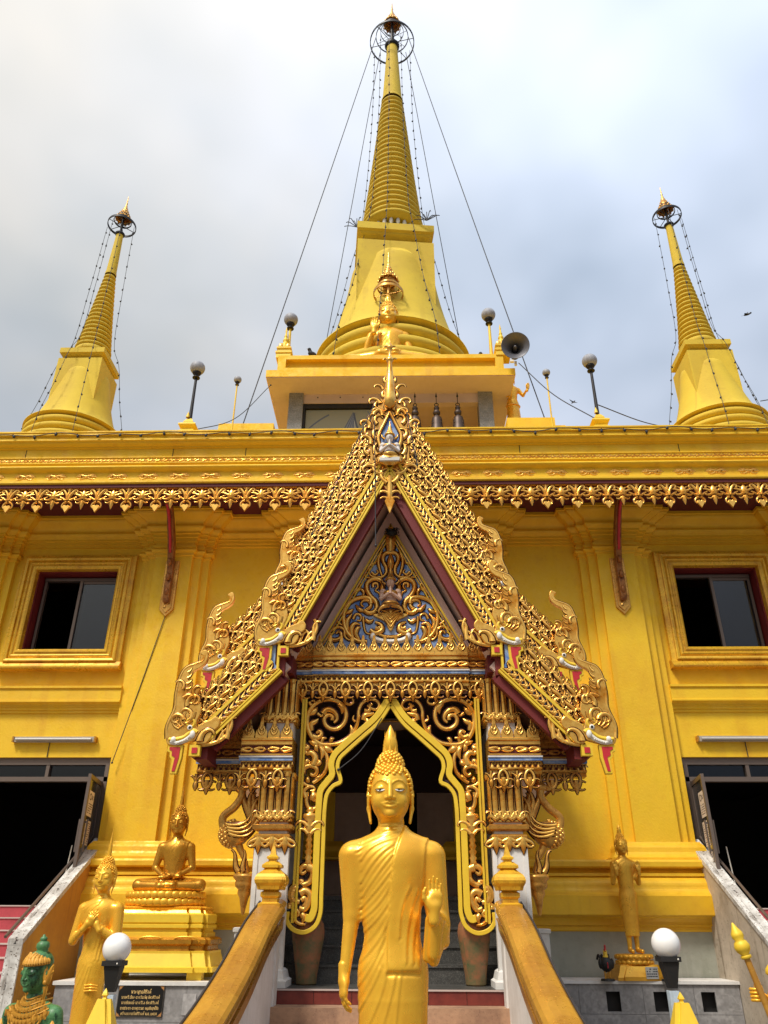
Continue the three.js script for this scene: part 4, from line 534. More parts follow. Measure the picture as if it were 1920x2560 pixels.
function stupa(label, x, z, q, rot, group) { // q: explicit levels
  const t = thing('stupa', label, 'stupa', [x, q.deck, z], rot, group), Y = y => y - q.deck;
  part('base_drum', lathe([[0, 0], [q.lipR * 1.12, 0], [q.lipR * 1.12, Y(q.lip) - q.rh * 3.6], [0, Y(q.lip) - q.rh * 3.6]], 64), M.stupa, t);
  for (let i = 0; i < 3; i++) part('base_ring', lathe([[0, 0], ...ringPts(q.lipR * (.965 + .03 * i), q.rh), [0, q.rh]], 72), M.stupa, t, { pos: [0, Y(q.lip) - q.rh * (1.25 + i * 1.12), 0] });
  const B = []; for (let i = 0; i <= 16; i++) { const s = i / 16; B.push([mix(q.bellR, q.topR, Math.pow(s, .72)) - Math.sin(PI * s) * .02 * q.lipR + (s > .94 ? -(s - .94) * .9 * q.topR : 0), Y(mix(q.lip + q.rh * .5, q.bellTop, s))]); }
  part('bell', lathe([[0, Y(q.lip) - q.rh * .3], [q.lipR * .84, Y(q.lip) - q.rh * .3], [q.lipR * .88, Y(q.lip) - q.rh * .1], [q.lipR, Y(q.lip)], [q.lipR * 1.0, Y(q.lip) + q.rh * .12], [q.lipR * .94, Y(q.lip) + q.rh * .3], ...B, [0, Y(q.bellTop)]], 72), M.stupa, t);
  const h = part('harmika', [mouldRect([[0, Y(q.lip) + (q.bellTop - q.lip) * .42], [0, Y(q.blk)]], -q.bw, q.bw, -q.bw, q.bw)], M.stupa, t);
  const u = q.slab0 - q.blk;
  part('harmika_cap', [mouldRect([[-.26 * q.bw, Y(q.blk)], [-.26 * q.bw, Y(q.blk) + u * .1], [-.1 * q.bw, Y(q.blk) + u * .12], [-.1 * q.bw, Y(q.blk) + u * .26], [-.28 * q.bw, Y(q.blk) + u * .28], [-.28 * q.bw, Y(q.blk) + u * .42], ...cyma([-.24 * q.bw, Y(q.blk) + u * .44], [-.05 * q.bw, Y(q.slab0) - u * .1], 1, 6), [.02 * q.bw, Y(q.slab0)], [.02 * q.bw, Y(q.slab1)], [-.1 * q.bw, Y(q.slab1)]], -q.bw, q.bw, -q.bw, q.bw)], M.stupa, h);
  if (q.colR) { part('drum', cyl(q.colR * .82, q.colR * .82, q.disc - q.slab1 + .1, 0, Y(q.slab1), 0, 32), M.dark, t); for (let k = 0; k < 22; k++) { const a = k / 22 * 2 * PI, H = q.disc - q.slab1; part('baluster', BAL ??= done(lathe([[.07, 0], [.07, .08], [.04, .1], [.05, .2], [.075, .32], [.04, .5], [.035, .56], [.07, .62], [.07, .72], [.05, .8], [0, .8]], 8)), M.white, t, { pos: [Math.cos(a) * q.colR, Y(q.slab1), Math.sin(a) * q.colR], scale: [1, H / .8, 1] }); } }
  part('spire_disc', lathe([[0, Y(q.disc)], [q.discR * .8, Y(q.disc)], [q.discR * .84, Y(q.disc) + q.dh * .1], [q.discR * .97, Y(q.disc) + q.dh * .35], [q.discR, Y(q.disc) + q.dh * .55], [q.discR * .97, Y(q.disc) + q.dh * .8], [q.discR * .9, Y(q.disc) + q.dh], [0, Y(q.disc) + q.dh]], 48), M.stupa, t);
  part('spire_core', lathe([[q.discR * .60, Y(q.disc) + q.dh], [q.ringR * .66, Y(q.rings)], [0, Y(q.rings)]], 32), M.stupa, t);
  const sp = (q.rings - q.disc - q.dh) / q.n;
  for (let i = 0; i < q.n; i++) { const s = i / (q.n - 1), r = mix(q.discR * .97, q.ringR, Math.pow(s, .9)); part('spire_ring', lathe([[r * .55, 0], ...ringPts(r, sp * .64), [r * .55, sp * .64]], 40), M.stupa, t, { pos: [0, Y(q.disc) + q.dh + sp * i, 0] }); }
  part('plain_spire', lathe([[q.ringR * 1.0, Y(q.rings)], [q.ringR * 1.02, Y(q.rings) + .05], [q.ringR * .95, Y(q.rings) + .12], [q.ringR * .9, Y(q.rings) + .2], [q.neckR, Y(q.neck)], [0, Y(q.neck)]], 28), M.stupa, t);
  part('spire_cup', lathe([[q.neckR, Y(q.neck) - .02], [q.neckR * 1.25, Y(q.neck)], [q.neckR * 1.45, Y(q.neck) + q.neckR * .5], [q.neckR * 1.1, Y(q.neck) + q.neckR * .9], [q.neckR * .5, Y(q.neck) + q.neckR * 1.1], [0, Y(q.neck) + q.neckR * 1.1]], 20), M.iron, t);
  part('umbrella_pole', [bar([0, Y(q.neck), 0], [0, Y(q.crown) + .1, 0], q.neckR * .38, q.neckR * .3)], M.iron, t);
  hoopUmbrella(t, Y(q.neck), q.tiers, Y(q.crown), q.crownR, Y(q.tip), M.iron, M.goldDim);
  return t;
}
let BAL;
const QM = { deck: 14.75, lip: 17.3, lipR: 2.5, rh: .42, bellR: 2.28, topR: 1.38, bellTop: 21.35, bw: 1.27, blk: 21.7, slab0: 22.2, slab1: 22.5, disc: 23.25, discR: 1.12, dh: .3, colR: .84, rings: 30.8, ringR: .43, n: 25, neck: 34.5, neckR: .22, tiers: [[.95, .35, .09], [.70, .75, .06], [.50, 1.1, .05], [.38, 1.45, .05]], crown: 36.15, crownR: .32, tip: 37.9 };
const QS = { deck: 10.2, lip: 12.95, lipR: 1.26, rh: .21, bellR: 1.12, topR: .62, bellTop: 14.9, bw: .6, blk: 15.15, slab0: 15.34, slab1: 15.5, disc: 15.52, discR: .50, dh: .28, rings: 18.75, ringR: .165, n: 18, neck: 20.45, neckR: .105, tiers: [[.43, .42, .07], [.27, .62, .05], [.2, .8, .04]], crown: 21.15, crownR: .2, tip: 22.2 };
stupa('tallest yellow stupa with ringed spire standing on the bell pavilion roof', -.08, -19.8, QM, 6 * D2R);
stupa('small yellow stupa with ringed spire at the left end of the roof', -8.52, -17, QS, 0, null);
stupa('small yellow stupa with ringed spire at the right end of the roof', 8.42, -17, QS, 0, null);
// ---------------------------------------------------------------- bell pavilion
{
  const b = thing('bell_pavilion', 'square yellow pavilion with pink soffit and granite posts above the cornice', 'pavilion', [-.1, 10.2, -16.5], .4 * D2R), y = v => v - 10.2;
  part('roof_slab', [box(-3.33, 3.33, y(14.49), y(14.71), -6.7, 0)], M.wall, b);
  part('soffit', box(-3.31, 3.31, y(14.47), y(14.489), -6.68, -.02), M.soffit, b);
  part('parapet', [box(-3.05, 3.05, y(15.12), y(15.25), -.3, -.06), box(-3.05, 3.05, y(14.71), y(14.83), -.3, -.06), box(-3.05, -2.83, y(14.83), y(15.12), -.3, -.06), box(2.83, 3.05, y(14.83), y(15.12), -.3, -.06), box(-2.83, 2.83, y(14.83), y(15.12), -.3, -.2), box(-3.05, -2.8, y(14.71), y(15.25), -6.4, -.3), box(2.8, 3.05, y(14.71), y(15.25), -6.4, -.3), box(-3, 3, y(14.71), y(14.76), -6.4, -.3)], M.wall, b);
  for (const s of [-1, 1]) part('post', box(s * 2.39, s * 2.78, 0, y(14.47), -1.1, -.7), M.granite, b);
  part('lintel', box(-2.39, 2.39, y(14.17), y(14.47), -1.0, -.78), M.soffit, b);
  for (let i = 0; i < 4; i++) part('bolt', sph(.018, -2.0 + i * .62, y(14.36), -.775, 8), M.dark, b);
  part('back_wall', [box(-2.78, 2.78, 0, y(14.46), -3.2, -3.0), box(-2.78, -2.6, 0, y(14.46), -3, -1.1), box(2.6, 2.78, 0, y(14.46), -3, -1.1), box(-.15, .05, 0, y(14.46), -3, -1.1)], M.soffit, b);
  part('panel_frame', [box(-2.39, -.3, y(14.02), y(14.17), -1.0, -.8), box(-2.39, -2.33, 0, y(14.02), -1.0, -.8)], M.black, b);
  part('low_wall', [box(2.95, 4.15, 0, y(12.9), -.35, .3), box(4.15, 4.4, 0, y(12.66), -.35, .3), box(-4.35, -2.95, 0, y(12.78), -.35, .3)], M.wall, b);
  // printed drapery on the hung banner
  const c = document.createElement('canvas'); c.width = 512; c.height = 384; const q = c.getContext('2d'); q.fillStyle = '#8f9080'; q.fillRect(0, 0, 512, 384);
  const st = (w, col, ...p) => { q.strokeStyle = col; q.lineWidth = w; q.beginPath(); q.moveTo(p[0], p[1]); q.quadraticCurveTo(p[2], p[3], p[4], p[5]); q.stroke(); };
  for (let i = 0; i < 9; i++) { st(16 - i, i % 2 ? '#7f8796' : '#565f76', 120 + i * 22, 384, 230 + i * 14, 190, 330, 20 + i * 6); st(5, '#aeb3b8', 126 + i * 22, 384, 238 + i * 14, 190, 334, 24 + i * 6); }
  st(12, '#4d556c', 330, 20, 360, 180, 470, 300); st(8, '#6b7388', 300, 210, 340, 300, 400, 384); st(10, '#5b6378', 20, 120, 90, 60, 160, 30); st(5, '#70788a', 420, 10, 470, 60, 512, 70); st(14, '#61697f', 250, 384, 300, 250, 345, 140);
  const tx = new THREE.CanvasTexture(c); tx.colorSpace = THREE.SRGBColorSpace;
  const bn = thing('banner', 'grey printed banner of draped cloth hung in the left bay of bell pavilion', 'banner', [-1.4, 12.0, -17.36]); const g = new THREE.BoxGeometry(2.04, 2.0, .02).translate(0, 1.0, 0); const bm = shade(new THREE.Mesh(g, std({ map: tx, roughness: .6 }))); bm.name = 'printed_sheet'; bn.add(bm); part('hem_rod', bar([-1.02, 0, 0], [1.02, 0, 0], .02), M.alu, bn);
}
// bells
{
  const names = ['bronze bell hanging beneath the pavilion lintel, nearest the gable finial', 'bronze bell hanging between two other bells under the pavilion', 'bronze bell hanging nearest the right granite post of the pavilion'];
  let proto; [.555, 1.13, 1.70].forEach((x, i) => {
    const t = i ? proto.clone() : proto = thing('bell', names[0], 'bell', [0, 0, 0], 0, 'bells under the pavilion');
    if (i) { t.name = numbered('bell'); scene.add(t); t.userData = { label: names[i], category: 'bell', group: 'bells under the pavilion' }; }
    else {
      part('bell_body', lathe([[.13, .02], [.175, 0], [.19, .02], [.165, .06], [.15, .2], [.145, .34], [.12, .44], [.06, .5], [.05, .53], [0, .53]], 28), M.bell, t); part('bell_mouth', lathe([[.165, .012], [.15, .16], [0, .2]], 20), M.black, t);
      part('crown_knob', lathe([[.05, .53], [.09, .56], [.1, .62], [.07, .68], [.04, .7], [.07, .73], [.075, .77], [.04, .82], [0, .83]], 18), M.bell, t); part('hanger', [new THREE.TorusGeometry(.05, .012, 6, 14).translate(0, .87, 0), bar([0, .9, 0], [0, 1.16, 0], .01), bar([0, 1.16, 0], [.0, 1.2, -.1], .012), lathe([[.03, 1.14], [.012, 1.22], [0, 1.3]], 8)], M.iron, t); part('raised_boss', [0, 1, 2, 3].map(k => sph(.018, Math.cos(k * 1.57 + .8) * .15, .24, Math.sin(k * 1.57 + .8) * .15, 6)), M.bell, t, { stuff: true });
    }
    t.position.set(x, 13.05, -17.05);
  });
}
// loudspeaker horn
{
  const t = thing('loudspeaker', 'large grey horn loudspeaker clamped to the right corner of the pavilion', 'loudspeaker', [3.24, 14.72, -16.25]);
  const g = new THREE.Group(); g.name = 'horn'; t.add(g); g.position.set(0, .48, 0); g.rotation.set(.30, -.12, 0);
  const hl = lathe([[.04, -.45], [.07, -.3], [.13, -.12], [.24, .04], [.36, .12], [.375, .125], [.37, .10], [.25, .01], [.14, -.16], [.08, -.34], [.05, -.47]], 40).rotateX(PI / 2);
  part('flare', hl, M.horn, g); part('reflex_tube', [lathe([[.0, .06], [.03, .055], [.05, .0], [.065, -.2], [.07, -.34], [0, -.34]], 20).rotateX(PI / 2)], M.horn, g); part('driver', cyl(.11, .11, .2, 0, 0, 0, 20).rotateX(-PI / 2).translate(0, 0, -.45), M.horn, g);
  part('bracket', [box(-.03, .03, .0, .12, -.2, -.14), box(-.16, -.06, .02, .08, -.1, -.02)], M.ivory, t);
}
// ---------------------------------------------------------------- lamps on the roof
function roofLamp(label, x, y0, z, yg, r, poleMat, base, globe, group) {
  const t = thing('roof_lamp', label, 'lamp', [x, y0, z], 0, group), H = yg - y0;
  part('pole', lathe([[r * .32, 0], [r * .26, .1], [r * .2, H * .5], [r * .18, H - r * 1.7], [0, H - r * 1.7]], 14), poleMat, t);
  part('fitter', lathe([[r * .2, H - r * 1.75], [r * .5, H - r * 1.7], [r * .5, H - r * 1.6], [r * .22, H - r * 1.5], [r * .3, H - r * 1.2], [r * .55, H - r * 1.0], [r * .6, H - r * .8], [0, H - r * .8]], 18), M.iron, t);
  part('globe', sph(r, 0, H, 0, 28), globe, t);
  if (base) part('pedestal', [mouldRect([[.06, -.9], [.06, -.02], [.02, .02], [.0, .06], ...arcp([.02, .08], [.02, .2], .05, 6), [-.01, .22], [-.01, .25], [-.05, .33], [-.08, .37], [-.1, .40]], -.115, .115, -.115, .115), lathe([[.04, .38], [.03, .45], [0, .54]], 10).translate(-.04, 0, .05)], M.yellow, t);
  return t;
}
roofLamp('grey globe lamp on dark pole above the cornice, left of the pavilion', -4.34, 10.75, -13.6, 12.5, .165, M.iron, true, M.globeOld, 'globe lamps on the cornice');
roofLamp('grey globe lamp on dark pole above the cornice, right of the pavilion', 4.34, 10.75, -13.6, 12.56, .165, M.iron, true, M.globeOld, 'globe lamps on the cornice');
roofLamp('small grey globe lamp on thin yellow pole left of the pavilion', -4.02, 11.0, -15.9, 13.95, .1, M.yellow, false, M.globeOld, 'small globe lamps on yellow poles');
roofLamp('small grey globe lamp on thin yellow pole right of the pavilion', 3.9, 11.0, -15.9, 14.06, .1, M.yellow, false, M.globeOld, 'small globe lamps on yellow poles');
roofLamp('globe lamp on yellow pole at the left end of the pavilion parapet', -2.94, 15.25, -16.85, 16.8, .2, M.yellow, false, M.globeOld, 'globe lamps on the parapet');
roofLamp('globe lamp on yellow pole at the right end of the pavilion parapet', 2.68, 15.25, -16.85, 16.88, .2, M.yellow, false, M.globeOld, 'globe lamps on the parapet');
for (const s of [-1, 1]) {
  const t = thing('stupa_finial', s < 0 ? 'miniature tiered golden stupa finial at the left parapet corner' : 'miniature tiered golden stupa finial behind the horn loudspeaker', 'finial', [s < 0 ? -3.02 : 2.96, 15.2, -16.75], 0, 'miniature finials on the parapet');
  part('tiers', [mouldRect([[.0, 0], [.0, .12], [-.02, .13], [.02, .16], [.02, .22], [-.03, .25], [-.03, .3], [0, .33], [0, .38], [-.06, .42]], -.2, .2, -.2, .2), lathe([[.14, .42], [.15, .48], [.1, .54], [.12, .58], [.08, .64], [.05, .7], [.08, .73], [.06, .8], [.03, .86], [.05, .88], [.03, .95], [.02, 1.05], [.03, 1.07], [0, 1.25]], 16)], M.yellow, t);
  part('cusped_leaf', [-.1, .1].map(x => sph(.07, x, .44, .14, 8, 1, 1.5, .5)), M.gold, t, { stuff: true });
}
// iron sprays on the harmika corners
for (const s of [-1, 1]) {
  const t = thing('iron_spray', s < 0 ? 'dark iron spray of curled rods on the left corner of the tall stupa block' : 'dark iron spray of curled rods on the right corner of the tall stupa block', 'ornament', [s < 0 ? -1.28 : 1.10, 22.5, s < 0 ? -18.65 : -18.42], 0, 'iron sprays on the tall stupa');
  for (let k = 0; k < 9; k++) { const a = (k - 4) * .3; part('rod', [tube([[0, 0, 0], [Math.sin(a) * .2, Math.cos(a) * .25, .03 * (k % 3 - 1)], [Math.sin(a) * .38, Math.cos(a) * .42, .08 * (k % 3 - 1)], [Math.sin(a) * .46, Math.cos(a) * .36, .08 * (k % 3 - 1)]], .014, 10, 5)], M.iron, t); }
}
// ---------------------------------------------------------------- wires, strings of bulbs, birds
const bulbG = done([sph(.045, 0, -.06, 0, 8, 1, 1.3, 1), cyl(.02, .025, .05, 0, -.03, 0, 6)]);
function lights(label, pts, n, group, r = .011, sc = 1) {
  const t = thing('light_string', label, 'light string', [0, 0, 0], 0, group), c = new THREE.CatmullRomCurve3(pts.map(p => V3(...p)), false, 'centripetal');
  t.position.set(...pts[0]); const o = V3(...pts[0]);
  part('cable', [new THREE.TubeGeometry(new THREE.CatmullRomCurve3(pts.map(p => V3(...p).sub(o)), false, 'centripetal'), Math.max(12, pts.length * 8), r, 5)], M.wire, t);
  for (let i = 0; i < n; i++) { const p = c.getPointAt((i + .5) / n).sub(o); part('bulb', bulbG, M.wire, t, { pos: [p.x, p.y, p.z], rot: [rnd() * .8 - .4, 0, rnd() * 1.2 - .6], scale: sc }); }
}
function wire(label, a, b, sag = 0, r = .012, group, cat = 'cable', nm = 'guy_wire') { const m = a.map((v, i) => (v + b[i]) / 2); m[1] -= sag; const t = thing(nm, label, cat, a, 0, group); const q = p => [p[0] - a[0], p[1] - a[1], p[2] - a[2]]; part('strand', tube([q(a), q(m), q(b)], r, 20, 5), M.wire, t); part('anchor', sph(r * 2.4, ...q(b), 8), M.wire, t); return t; }
wire('dark guy wire from the tall spire to the roof left of the pavilion', [-.75, 34.6, -19.4], [-4.1, 12.2, -16.6], .1, .016, 'guy wires of the tall spire');
wire('dark guy wire from the tall spire to the roof right of the pavilion', [.6, 34.6, -19.4], [4.05, 12.3, -16.6], .1, .016, 'guy wires of the tall spire');
wire('thin guy wire from the tall spire down behind the left side of its bell', [-.6, 34.5, -20], [-3.2, 15.2, -22.5], .1, .014, 'guy wires of the tall spire');
wire('thin guy wire from the tall spire down behind the right side of its bell', [.5, 34.5, -20], [2.9, 15.2, -22.2], .1, .014, 'guy wires of the tall spire');
{
  const ax = -.08, az = -19.8, names = ['far left', 'left front', 'middle front', 'right front', 'far right'];
  [-100, -38, -8, 30, 95].forEach((deg, i) => { const a = deg * D2R, P = (r, y) => [ax + Math.sin(a) * r, y, az + Math.cos(a) * r]; lights('string of dark bulbs draped down the ' + names[i] + ' of the tall stupa', [P(.75, 34.4), P(.85, 29), P(1.2, 23.6), P(1.45, 22.4), P(2.0, 19.6), P(2.6, 17.3), P(2.75, 16)], 34, 'bulb strings on the tall stupa', .009, .72); });
  for (const s of [-1, 1]) [-80, -15, 25, 85].forEach((deg, i) => { const a = deg * D2R, x = s < 0 ? -8.52 : 8.42, P = (r, y) => [x + Math.sin(a) * r, y, -17 + Math.cos(a) * r]; lights('string of dark bulbs on the ' + (s < 0 ? 'left' : 'right') + ' end stupa, strand ' + ['at its far left side', 'down its front, left of centre', 'down its front, right of centre', 'at its far right side'][i], [P(.42, 20.75), P(.5, 18), P(.62, 15.9), P(.85, 15.3), P(1.1, 14), P(1.35, 12.9), P(1.5, 11.5)], 20, 'bulb strings on the end stupas', .007, .55); });
  const pts = []; for (let i = -18; i <= 18; i++) pts.push([i * .55, 10.17 - (i % 2 ? .05 : 0) - .02 * Math.sin(i * 1.7), -12.72 + .035]);
  lights('string of small dark bulbs looped along the top moulding of cornice', pts, 46, null, .009, .62);
}
wire('cable sagging from the loudspeaker to the right roof lamp', [3.3, 14.7, -16.3], [4.3, 11.1, -13.7], .2, .012, null, 'cable', 'cable');
wire('cable running from the right roof lamp to the right end stupa', [4.34, 11.4, -13.6], [7.3, 12.6, -16.4], .12, .012, null, 'cable', 'cable');
wire('cable running off the right end stupa beyond the picture edge', [9.5, 13.6, -16.6], [13, 14.6, -16.8], .1, .012, null, 'cable', 'cable');
wire('thin cable sagging from the left roof lamp to the pavilion', [-4.3, 10.9, -13.7], [-3.3, 14.3, -16.6], .4, .01, null, 'cable', 'cable');
function birdFly(label, p, s, yaw, roll) { const t = thing('flying_bird', label, 'bird', p); t.scale.setScalar(s); t.rotation.set(.2, yaw, roll); const m = part('body', [sph(.1, 0, 0, 0, 12, .8, .7, 2.2), sph(.06, 0, .03, .22, 8), extr([[-.05, 0], [.05, 0], [.09, .2], [-.09, .2]], .012, 0).rotateX(-PI / 2).translate(0, 0, -.15)], M.feather, t); for (const q of [-1, 1]) part('wing', extr([[0, -.07], [0, .1], [.25, .13], [.55, .02], [.3, -.02]].map(([a, b]) => [a, b]), .012, 0).rotateX(-PI / 2).scale(q, 1, 1).rotateZ(q * .25), M.feather, t); }
birdFly('dark bird in flight just above the right end stupa slope', [10.6, 17.8, -18], .46, .9, .5); birdFly('smaller dark bird in flight low by the right picture edge', [11.6, 15.9, -18.5], .36, 1.3, .3); birdFly('tiny dark bird in flight between the two right roof lamps', [5.6, 16.1, -20], .3, .4, -.2);
function pigeon(label, p, yaw) { const t = thing('pigeon', label, 'bird', p, yaw); part('body', [sph(.1, 0, .14, 0, 14, .8, .8, 1.35), sph(.055, 0, .27, .1, 10), bar([0, .18, .06], [0, .27, .1], .06, .045), extr([[-.04, 0], [.04, 0], [.05, .16], [-.05, .16]], .015, 0).rotateX(-PI / 2 - .4).translate(0, .13, -.1)], M.feather, t); part('beak', bar([0, .27, .14], [0, .26, .19], .012, .002), M.goldDim, t); for (const s of [-1, 1]) part('leg', bar([s * .03, 0, 0], [s * .03, .08, 0], .008), M.goldDim, t); }
pigeon('dark pigeon perched on the right rim of the tall stupa base', [2.42, 16.05, -17.9], 1.2); pigeon('dark pigeon perched on the left rim of the tall stupa base', [-2.35, 15.85, -17.4], -1); 
// ---------------------------------------------------------------- front steps, balustrades, ledges
{
  const st = new THREE.Group(); st.name = 'front_steps'; st.userData = { label: 'front steps of tan and dark stone up to the porch', kind: 'structure' }; scene.add(st); st.position.set(0, 0, -8);
  const Z = z => z + 8;
  for (let k = 0; k < 5; k++) part('lower_step', [box(-1.34, 1.34, 0, .775 - .155 * k, Z(-10.45 + .34 * k), Z(-10.11 + .34 * k))], M.stepTan, st);
  part('landing', [box(-1.5, 1.5, 0, .915, Z(-11.6), Z(-10.462)), box(-1.36, 1.36, .915, .932, Z(-11.4), Z(-10.44))], M.stepDark, st);
  for (let k = 0; k < 6; k++) part('riser_tile', box(-1.32 + k * .44 + .003, -1.32 + (k + 1) * .44 - .003, .777, .912, Z(-10.461), Z(-10.449)), M.tileRed, st);
  part('tile_nosing', box(-1.36, 1.36, .913, .931, Z(-10.439), Z(-10.434)), M.grout, st);
  for (let k = 0; k < 5; k++) { const y = .93 + .21 * (k + 1); part('upper_step', [box(-1.5, 1.5, y - .21, Math.min(y, 1.9), Z(-14.3), Z(-11.3 - .33 * k)), box(-1.5, 1.5, y - .03, Math.min(y, 1.9) - .001, Z(-11.301 - .33 * k), Z(-11.28 - .33 * k))], M.stepDark, st); }
  for (const s of [-1, 1]) for (let k = 0; k < 3; k++) part('skirting_tile', box(s * 1.345, s * 1.42, .5 - .155 * k, .84 - .155 * k, Z(-10.5 + .34 * k), Z(-10.08 + .34 * k)), M.tileRed, st);
}
function sweepYZ(prof, path, n = 40, ext) { // profile (x, up) swept along a path in the y-z plane
  const c = new THREE.CatmullRomCurve3(path.map(p => V3(0, p[1], p[0])), false, 'centripetal'), rows = [], o = [];
  for (let i = 0; i <= n; i++) { const p = c.getPoint(i / n), t = c.getTangent(i / n), u = V3(0, t.z, -t.y).multiplyScalar(t.z > 0 ? 1 : -1); rows.push(prof.map(([x, v]) => [x, p.y + u.y * v, p.z + u.z * v])); }
  for (let i = 0; i < n; i++) for (let j = 0; j < prof.length; j++) { const k = (j + 1) % prof.length; quad(o, rows[i][j], rows[i + 1][j], rows[i + 1][k], rows[i][k]); }
  for (const r of [rows[0], rows[n]]) for (let j = 1; j + 1 < r.length; j++) o.push(...r[0], ...r[j], ...r[j + 1]);
  return tris(o);
}
for (const s of [-1, 1]) {
  const t = thing('balustrade', s < 0 ? 'sloping balustrade left of the front steps, white with ochre moulded handrail' : 'sloping balustrade right of the front steps, white with ochre moulded handrail', 'balustrade', [s * 1.42, 0, -8.3]);
  const path = [[-2.2, 1.82], [-1.3, 1.60], [-.1, 1.20], [1.3, .85], [2.6, .70]];
  const ms = a => a.map(([x, v]) => [-s * x, v]);
  part('handrail', sweepYZ(ms([[-.16, -.03], [.16, -.03], [.165, -.02], [.16, .0], [.13, .025], [.07, .045], [.0, .05], [-.07, .045], [-.13, .025], [-.16, .0]]), path), M.rail, t);
  part('rail_bead', sweepYZ(ms([[-.13, -.125], [.12, -.125], [.14, -.115], [.15, -.095], [.15, -.075], [.14, -.06], [.12, -.055], [-.13, -.055]]), path), M.rail, t);
  part('rail_groove', sweepYZ(ms([[-.11, -.16], [.11, -.16], [.11, -.029], [-.11, -.029]]), path), M.railDark, t);
  part('rail_moulding', sweepYZ(ms([[-.12, -.31], [.11, -.31], [.125, -.29], [.13, -.2], [.145, -.175], [.145, -.16], [-.12, -.16]]), path), M.railDark, t);
  part('cord', tube(path.map(([z, y]) => [s * .163, y + .012, z]), .012, 40, 5), M.wire, t);
  part('balustrade_wall', [extr([[2.2, 0], [2.2, .5], ...path.slice(1, 4).reverse().map(([z, y]) => [z, y - .24]), [-1.9, 1.5], [-2.1, 1.56], [-2.1, 0]], .2, 0).rotateY(-PI / 2).translate(.1, 0, 0)], M.white, t);
  const nz = -1.98; // newel with redented bud
  const nw = part('newel', [box(-.12, .12, 0, 1.68, nz - .12, nz + .1)], M.white, t);
  part('newel_finial', (() => { const A = [[.02, 1.66], [.02, 1.80], [-.02, 1.82], [-.02, 1.86], [.0, 1.88], [.0, 1.92], [-.03, 1.94], ...arcp([.03, 1.99], [.03, 2.12], .03, 4), [-.03, 2.16], [-.05, 2.18], [-.02, 2.19], [-.02, 2.22], [-.06, 2.25], [-.06, 2.28], [-.04, 2.29], [-.04, 2.31], [-.07, 2.33], [-.095, 2.43], [-.107, 2.5]], B = [[.04, 1.95], ...arcp([.05, 1.99], [.05, 2.12], .03, 4), [.0, 2.16], [-.02, 2.18], [.01, 2.19], [.01, 2.22], [-.04, 2.26]]; return [mouldRect(A, -.11, .11, nz - .11, nz + .11), mouldRect(B, -.07, .07, nz - .11, nz + .11), mouldRect(B, -.11, .11, nz - .07, nz + .07)]; })(), M.frame, t);
}
// clay jars beside the porch columns
{
  const jar = [[0, 0], [.12, 0], [.125, .02], [.13, .1], [.165, .3], [.2, .5], [.205, .58], [.19, .66], [.15, .72], [.13, .74], [.145, .77], [.15, .79], [.13, .8], [.115, .77], [.11, .72], [0, .6]];
  for (const s of [-1, 1]) { const t = thing('clay_jar', s < 0 ? 'tall reddish clay jar with green stains by the left porch column' : 'tall reddish clay jar with green stains by the right porch column', 'jar', [s * 1.04, .932, -11.07]); part('body', lathe(jar, 40), M.clay, t); part('rim', new THREE.TorusGeometry(.14, .016, 8, 32).rotateX(PI / 2).translate(0, .785, 0), M.clay, t); }
}
// white piers between balustrade and ledges
for (const s of [-1, 1]) { const t = thing('white_pier', s < 0 ? 'short white pier behind the left balustrade' : 'short white pier behind the right balustrade', 'pier', [s * 1.92, 0, -11.4]); part('shaft', box(-.09, .09, 0, 1.5, -.15, .15), M.white, t); part('cap', mouldRect([[0, 1.49], [.02, 1.5], [.02, 1.54], [0, 1.55]], -.09, .09, -.15, .15), M.white, t); }
// marble ledges that carry the statues
{
  const L = thing('marble_ledge', 'grey marble ledge with a light cap under the seated golden statue', 'ledge', [-3.1, 0, -12.3]);
  part('core', box(-1.5, 1.45, 0, .80, -1.64, -.02), M.dark, L); part('ledge_cap', box(-1.55, 1.5, .84, .885, -1.63, .03), M.white, L);
  for (const [a, b, c, d] of [[-1.52, -.62, .42, .838], [-.616, .30, .42, .838], [.304, .9, .42, .838], [.904, 1.47, .42, .838], [-1.52, -.3, 0, .416], [-.296, .6, 0, .416], [.604, 1.47, 0, .416]]) part('marble_slab', box(a, b, c, d, -.02, .0), M.marble, L);
  part('marble_slab', box(-1.525, -1.502, 0, .838, -1.6, -.02), M.marble, L);
  part('pale_inset', box(.26, .44, .5, .745, .0, .012), std({ map: M.marble.map, color: rgb(1.5, 1.5, 1.5), roughness: .4 }), L);
  const Rr = thing('marble_ledge', 'grey marble ledge with square openings under the standing golden statue', 'ledge', [3.3, 0, -13.2]);
  part('core', box(-1.7, 1.66, 0, .80, -.74, -.14), M.dark, Rr); part('ledge_cap', box(-1.72, 1.72, .84, .88, -.73, .03), M.white, Rr);
  const xs = [-1.7, -.62, .30, 1.03, 1.69], holes = [-.13, .55, 1.23];
  for (let i = 0; i < 4; i++) {
    const a = xs[i] + .002, b = xs[i + 1] - .002, sp = new THREE.Shape([[a, .47], [b, .47], [b, .838], [a, .838]].map(p => new THREE.Vector2(...p)));
    for (const h of holes) if (h - .1 > a && h + .1 < b) sp.holes.push(new THREE.Path([[h - .1, .5], [h - .1, .745], [h + .1, .745], [h + .1, .5]].map(p => new THREE.Vector2(...p))));
    part('marble_slab', extr(sp, .03).translate(0, 0, -.03), M.marble, Rr); part('marble_slab', box(a, b, .01, .466, -.03, 0), M.marble, Rr);
  }
  part('marble_slab', box(1.67, 1.692, 0, .838, -.73, -.032), M.marble, Rr);
}
